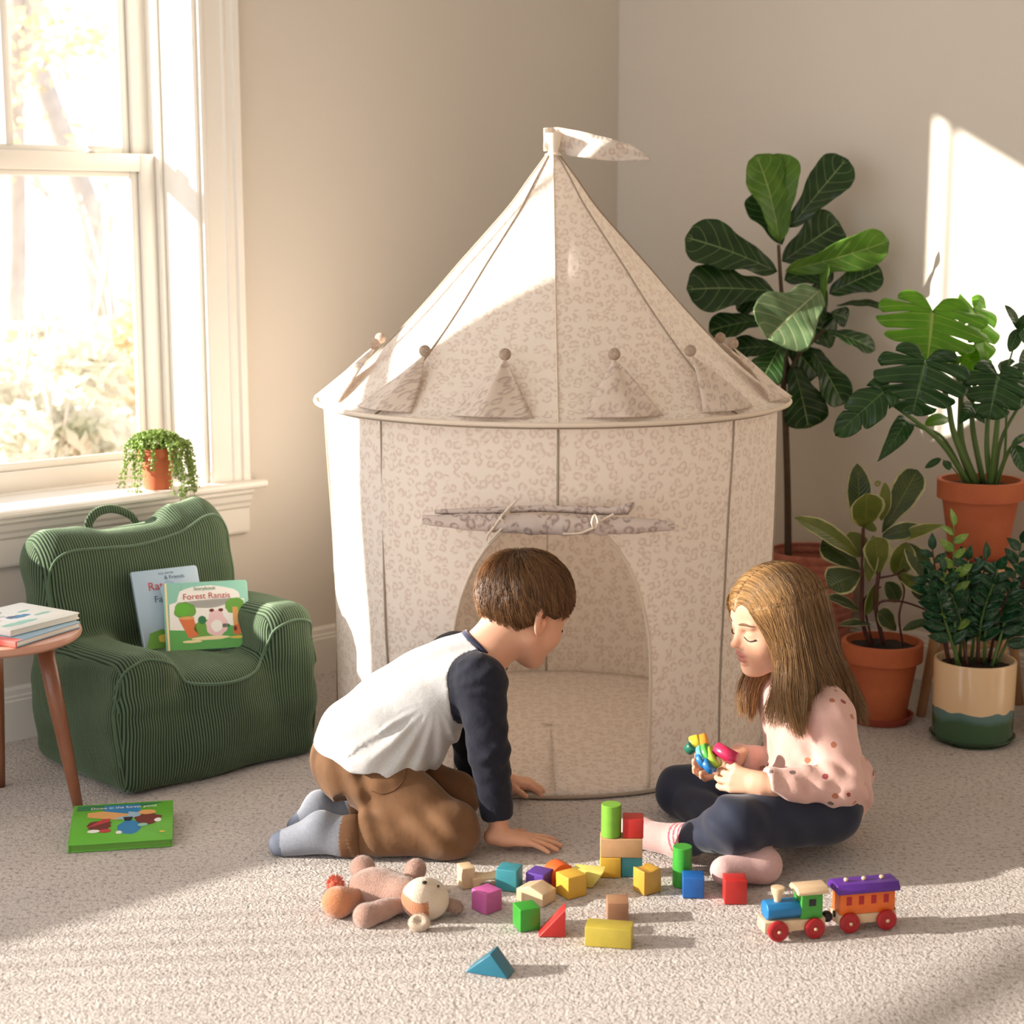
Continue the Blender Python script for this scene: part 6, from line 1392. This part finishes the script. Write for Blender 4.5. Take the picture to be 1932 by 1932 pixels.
# near (left) hand seen from its back, fingers towards the toy; far hand cups it from below
hand(vg, wrg[1]+Vector((-.002,0,.0)), (-1,.30,.06), (-.10,-.9,.12), 1, curl=((28,34,22),(30,36,24),(30,38,24),(32,38,24)), spread=5, tcurl=(6,6), k=1.0, tdir=(-.62,.30,.70))
hand(vg, wrg[-1], (-1,-.28,-.35), (-.1,.55,-.85), -1, curl=((25,35,25),(25,35,25),(28,35,25),(28,35,25)), spread=6, tcurl=(8,8), k=.98, tdir=(-.75,-.15,.55))
vg.cut(lambda P: .003-P[2])
SKg = np.array(srgb(232,180,150)); M_sking = skin_mat('skin_girl', tuple(SKg))
vg.build('body', M_sking, girl, smooth=1, colf=lambda V_: HG.tint(V_, SKg))
M_lashg = mat('lash_light', srgb(60,36,26), .6); M_browg = mat('brow_light', srgb(120,84,58), .7)
HG.lashes(vg, girl, M_lashg); HG.brows(vg, girl, M_browg)
# top
def motif_top():
    m = mat('pink_printed_jersey', srgb(216,174,162), .9, bump=(26,.5,.007), sheen=.3); nt = m.node_tree; N = nt.nodes; L = nt.links; p = N['Principled BSDF']
    tc = N.new('ShaderNodeTexCoord'); v = N.new('ShaderNodeTexVoronoi'); v.inputs['Scale'].default_value = 25; v.inputs['Randomness'].default_value = .7; L.new(tc.outputs['Object'], v.inputs['Vector'])
    n = N.new('ShaderNodeTexNoise'); n.inputs['Scale'].default_value = 120; L.new(tc.outputs['Object'], n.inputs['Vector'])
    a = N.new('ShaderNodeMath'); a.operation = 'MULTIPLY_ADD'; a.inputs[1].default_value = .14; L.new(n.outputs['Fac'], a.inputs[0]); L.new(v.outputs['Distance'], a.inputs[2])
    c = N.new('ShaderNodeMath'); c.operation = 'LESS_THAN'; c.inputs[1].default_value = .228; L.new(a.outputs[0], c.inputs[0])
    r = N.new('ShaderNodeValToRGB'); r.color_ramp.interpolation = 'CONSTANT'; e = r.color_ramp.elements; e[0].color = (*srgb(150,70,70),1); e[1].position = .45; e[1].color = (*srgb(110,92,84),1); q = e.new(.7); q.color = (*srgb(176,112,84),1)
    sp_ = N.new('ShaderNodeSeparateColor'); L.new(v.outputs['Color'], sp_.inputs[0]); L.new(sp_.outputs[0], r.inputs[0])
    mx = N.new('ShaderNodeMix'); mx.data_type = 'RGBA'; mx.inputs[6].default_value = (*srgb(216,174,162),1); L.new(r.outputs[0], mx.inputs[7]); L.new(c.outputs[0], mx.inputs[0]); L.new(mx.outputs[2], p.inputs['Base Color']); return m
M_top = motif_top()
vt2 = Vol(lo2, hi2, .0028)
for p_, k_ in torso_g(.012): vt2.put(p_, k_)
vt2.put(el(PG+ug*.045-fg*.006, (.055,.108,.096), Mg), .04); vt2.put(el(PG+ug*.01-fg*.030, (.06,.100,.075), Mg), .04); vt2.put(rc(SG+ug*.0, SG+ug*.032, .055,.046), .03)
for s in (-1,1):
    vt2.put(rc(shg[s], elg[s], .045, .041), .010); w_ = elg[s].lerp(wrg[s], .95); vt2.put(rc(elg[s], w_, .041, .031), .018)
nk = (HG.w(-.03,0,-.05)-SG).normalized(); nkp = SG.lerp(HG.w(-.03,0,-.055), .45)
vt2.cut(lambda P: np.where(np.abs(plane(P, SG, lg_)) < .07, plane(P, nkp, nk), -1))
for s in (-1,1):
    ad_ = (wrg[s]-elg[s]).normalized(); w_ = elg[s].lerp(wrg[s], .95)
    vt2.cut(lambda P, s=s: np.where((np.abs(P[0]-w_.x) < .05) & (np.abs(P[1]-w_.y) < .05) & (np.abs(P[2]-w_.z) < .05) & (plane(P, w_, ad_) > -.004), plane(P, w_, ad_), -1))
hg0 = PG-ug*.055
vt2.cut(lambda P: -plane(P, PG-ug*.045, (ug+fg*-.55).normalized()))
def folds_g(P):
    x, y, z = P; e = elg[1]; w1 = np.exp(-((x-e.x)/.05)**2-((y-e.y)/.05)**2-((z-e.z)/.06)**2); w2 = np.exp(-((z-PG.z-.03)/.05)**2)
    fa = wrg[1]; w3 = np.exp(-((z-fa.z)/.05)**2-((y-3.17)/.06)**2)
    return .0048*np.sin(x*110+z*150+y*50)*w1+.0012*np.sin(x*150+z*90)+.0035*np.sin(x*85+z*60+y*60)*w2+.0028*np.sin(x*110-z*60)*w3+.0014*np.sin(z*55+x*40+y*30)
vt2.warp(folds_g); vt2.cut(lambda P: .006-P[2]); top_ = vt2.build('top', M_top, girl, smooth=2)
m = MB(); a_ = nk.orthogonal().normalized(); b_ = nk.cross(a_); m.tube([nkp+(a_*math.cos(t)+b_*math.sin(t))*.048 for t in np.linspace(0, 2*math.pi, 41)], .005, 8, cap=False); m.build('neckband', mat('pink_rib', srgb(226,180,166), .9), girl, smooth=True)
# leggings
M_leg = mat('navy_denim', srgb(34,40,60), .85, var=(30,.22), bump=(700,.3,.0006), sheen=.2)
vl = Vol(lo2, hi2, .0028); vl.put(el(PG-ug*.01, (.078,.104,.090), Mg), .03)
for s in (-1,1):
    vl.put(rc(hpg[s], kng[s], .071, .051), .025); vl.put(rc(kng[s], ang[s].lerp(kng[s], .12), .048, .032), .02); vl.put(el(kng[s], (.053,.053,.051)), .02)
for s in (-1,1):
    ad_ = (ang[s]-kng[s]).normalized(); q0 = ang[s].lerp(kng[s], .12)
    vl.cut(lambda P, q0=q0, ad_=ad_: np.where(np.sqrt((P[0]-q0.x)**2+(P[1]-q0.y)**2+(P[2]-q0.z)**2) < .055, plane(P, q0, ad_), -1))
def folds_l(P):
    x, y, z = P; w = np.exp(-((x-kng[1].x-.03)/.05)**2-((z-.07)/.05)**2); w2 = np.exp(-((x-kng[-1].x-.03)/.05)**2)
    return .003*np.sin(x*120+z*70)*w+.003*np.sin(x*60+z*110)*w2+.001*np.sin(x*60+y*70+z*50)
vl.warp(folds_l); vl.cut(lambda P: .004-P[2]); leg_ = vl.build('leggings', M_leg, girl, smooth=2)
# socks
M_psock = mat('dusty_pink_sock', srgb(214,176,172), .95, var=(150,.1), bump=(300,.5,.001), sheen=.3); M_stripe = mat('rose_stripe', srgb(206,92,108), .95, bump=(300,.5,.001))
for s in (-1,1):
    v_ = Vol(lo2-np.array([.1,0,0]), hi2, .0026); g = .006
    v_.put(rc(ang[s], tog[s], .027+g, .021+g), .02); v_.put(rc(ang[s], ang[s].lerp(kng[s], .22), .025+g, .024+g), .02)
    if s == 1: v_.put(rc(tog[s]+Vector((.02,.01,.01)), tog[s]+Vector((-.015,.0,.012)), .020, .020), .02)
    v_.cut(lambda P: .003-P[2]); A_ = np.array(ang[s]); dv = np.array((kng[s]-ang[s]).normalized())
    def stripes(C):
        t = (C-A_) @ dv; return (((t > -.006) & (t < .034)) & ((np.mod(t, .0105) < .0042))).astype(int)*(s == 1)
    v_.build('sock', [M_psock, M_stripe], girl, smooth=2, matf=stripes)
# hair
M_hair_g = hair_mat('light_brown_hair', srgb(62,38,20), srgb(222,172,112)); M_cap_g = mat('light_brown_hair_base', srgb(112,76,44), .6, var=(60,.3))
c0 = np.array([-.012,0,.031]); rad = np.array([.0975,.0820,.0880])
vh = Vol(np.array(HG.c)-.14, np.array(HG.c)+.14, .0025); vh.put(HG.E(c0[0],0,c0[2], *(rad+.002)), .005)
vh.cut(hl_cut(HG, [-.11,-.02,.02,.05,.065,.09], [-.060,-.050,-.010,.040,.062,.070])); hg_ = vh.build('hair', M_cap_g, girl, smooth=1)
def at_l(px, py, Y): return HG.loc(np.array([at(px, py, Y)]))[0]
# guide tables: q = 0 front .. 1 back
def table(rows): rows = np.array([np.r_[q, at(px, py, Y), at(px2, py2, Y2), at(px3, py3, Y3)] for q, (px, py, Y), (px2, py2, Y2), (px3, py3, Y3) in rows]); return rows
near = table([(0,(1460,1225,3.248),(1463,1285,3.240),(1436,1345,3.225)), (.22,(1484,1235,3.236),(1480,1310,3.216),(1498,1384,3.190)), (.42,(1508,1240,3.232),(1518,1300,3.220),(1520,1368,3.20)),
 (.60,(1545,1235,3.246),(1565,1290,3.285),(1560,1345,3.30)), (.8,(1572,1230,3.296),(1598,1290,3.37),(1608,1350,3.385)), (1,(1578,1225,3.37),(1612,1300,3.42),(1640,1362,3.42))])
far = table([(0,(1412,1240,3.400),(1402,1290,3.395),(1402,1338,3.385)), (.35,(1445,1250,3.415),(1425,1310,3.41),(1420,1350,3.40)), (.7,(1530,1240,3.43),(1545,1310,3.44),(1560,1350,3.45)), (1,(1572,1225,3.40),(1604,1300,3.44),(1628,1360,3.44))])
rs = np.random.RandomState(9); allp = []; tints = []
for side, tab, N_ in ((1, near, 4600), (-1, far, 2600)):
    q = rs.rand(N_); base_t = rs.rand(N_)**1.6*.75       # how far from the parting the root sits
    xr = lerp(.088, -.100, q); PW = []
    ang0 = np.arccos(np.clip((xr-c0[0])/rad[0], -1, 1))  # along the parting, front to back
    K1 = 7; pts = []
    for k in range(K1):
        t = base_t*.85+(.86-base_t*.85)*k/(K1-1)                    # 0 at the parting, 1 at ear level
        beta = t*1.50
        sweep = -.22*np.sin(t*1.5)*(1-q)*(side > 0)-.10*t*(1-q)
        dx = np.cos(ang0-sweep*0)*(1-.0*t)+sweep*.55; rr = np.sqrt(np.maximum(1-np.clip(dx,-1,1)**2, 0.02))
        dy = side*rr*np.sin(beta)+.10*(1-t)*0; dz = rr*np.cos(beta)
        low = np.where(dz < .05, 0, 0); vol = .03+.08*t*(1-.6*(1-q)**3)+rs.uniform(0,.014,N_)*np.minimum(t*2,1)
        pts.append(c0+np.stack([dx, dy, dz], 1)*rad*(1+vol[:,None]))
    W1_ = [to_world(HG, p) for p in pts]
    I = lambda c: np.stack([np.interp(q, tab[:,0], tab[:,c+i]) for i in range(3)], 1)
    jit = rs.normal(0, 1, (N_,3))*np.array([.007,.008,.004]); cl = np.floor(q*26+side*3); cj = np.stack([np.sin(cl*7.1), np.sin(cl*3.7+1), np.sin(cl*5.3+2)], 1)
    qc = (np.floor(q*34+.3*np.sin(q*60))+.5)/34; I2 = lambda c, m_: np.stack([np.interp(lerp(q, qc, m_), tab[:,0], tab[:,c+i]) for i in range(3)], 1)
    A1 = I(1)+jit*.7; A2 = I2(4,.6)+jit*.75+cj*.004; A3 = I2(7,.95)+jit*.6+cj*np.array([.006,.004,.010])+np.stack([np.zeros(N_), np.zeros(N_), rs.uniform(-.010,.022,N_)], 1)
    ctl = np.stack(W1_+[A1, A2, A3], 1)                   # (N, K1+3, 3)
    n = ctl.shape[1]; K = 24; out = np.zeros((N_, K, 3)); E_ = np.concatenate([2*ctl[:,:1]-ctl[:,1:2], ctl, 2*ctl[:,-1:]-ctl[:,-2:-1]], 1)
    for k in range(K):
        u = k/(K-1)*(n-1); i = min(int(u), n-2); t = u-i; a, b, c, dd = (E_[:,i+j] for j in range(4))
        out[:,k] = .5*((2*b)+(c-a)*t+(2*a-5*b+4*c-dd)*t*t+(3*b-a-3*c+dd)*t**3)
    ww = np.linspace(0,1,K)[None,:]; ph = (rs.rand(N_)*6)[:,None]
    out[:,:,0] += .0022*np.sin(ww*22+ph*.5+q[:,None]*30)*ww; out[:,:,1] += .002*np.sin(ww*19+ph*.5+q[:,None]*25)*ww
    allp.append(out); tints.append(.5+.5*np.sin(q*61+side)*np.sin(q*143+base_t*4)-.35*(q > .45)+.2*(q < .3))
strands('hair_strands', np.concatenate(allp), .00050, M_hair_g, hg_, tint=np.concatenate(tints))
# ---------------------------------------------------------------- the rainbow toy she holds
toy = empty('wooden_toy', TOYC, 'colourful wooden ring and peg toy held in the hands of the girl', 'toy')
TC_ = {n: mat('toy_'+n, srgb(*c), .35, coat=.3) for n, c in dict(magenta=(196,36,84), lime=(170,206,70), green=(84,176,74), aqua=(110,196,190), blue=(28,116,180), yellow=(236,206,60), orange=(240,160,44), dgreen=(32,110,86)).items()}
def disc(px, py, Y, r_, h_, ax, c, nm='wooden_ring'):
    p = at(px, py, Y); ax = Vector(ax).normalized(); a = ax.orthogonal().normalized(); M_ = Matrix((a, ax.cross(a), ax)).transposed(); m = MB(); r_ *= 1.15; h_ *= 1.25; m.lathe(p, [(r_*.4,-h_/2),(r_*.9,-h_/2),(r_,-h_*.3),(r_,h_*.3),(r_*.9,h_/2),(r_*.4,h_/2)], 30, ax=M_); m.build(nm, TC_[c], toy, smooth=True)
axd = (-.62,-.25,-.55)
p0, p1 = at(1352,1412,3.195), at(1388,1432,3.165); m = MB(); m.tube([p0+(p0-p1)*.04, p0, p1], [.010,.0135,.0135], 20); m.build('peg', TC_['magenta'], toy, smooth=True)
disc(1338,1424,3.200,.021,.010,(.75,-.2,.55),'green'); disc(1346,1428,3.195,.020,.011,(.75,-.2,.55),'lime'); disc(1330,1427,3.200,.021,.009,(.7,-.3,.6),'aqua'); disc(1326,1434,3.19,.016,.010,(.7,-.3,.6),'blue'); disc(1338,1444,3.18,.015,.011,(.7,-.3,.6),'blue')
disc(1312,1402,3.235,.014,.016,(.9,-.1,.3),'yellow'); disc(1328,1401,3.235,.0155,.014,(.9,-.1,.3),'orange'); disc(1303,1411,3.225,.010,.014,(.5,-.4,.7),'dgreen')
p0, p1 = at(1318,1404,3.235), at(1350,1415,3.22); m = MB(); m.tube([p0, p1], .005, 12); m.build('peg', TC_['yellow'], toy, smooth=True)
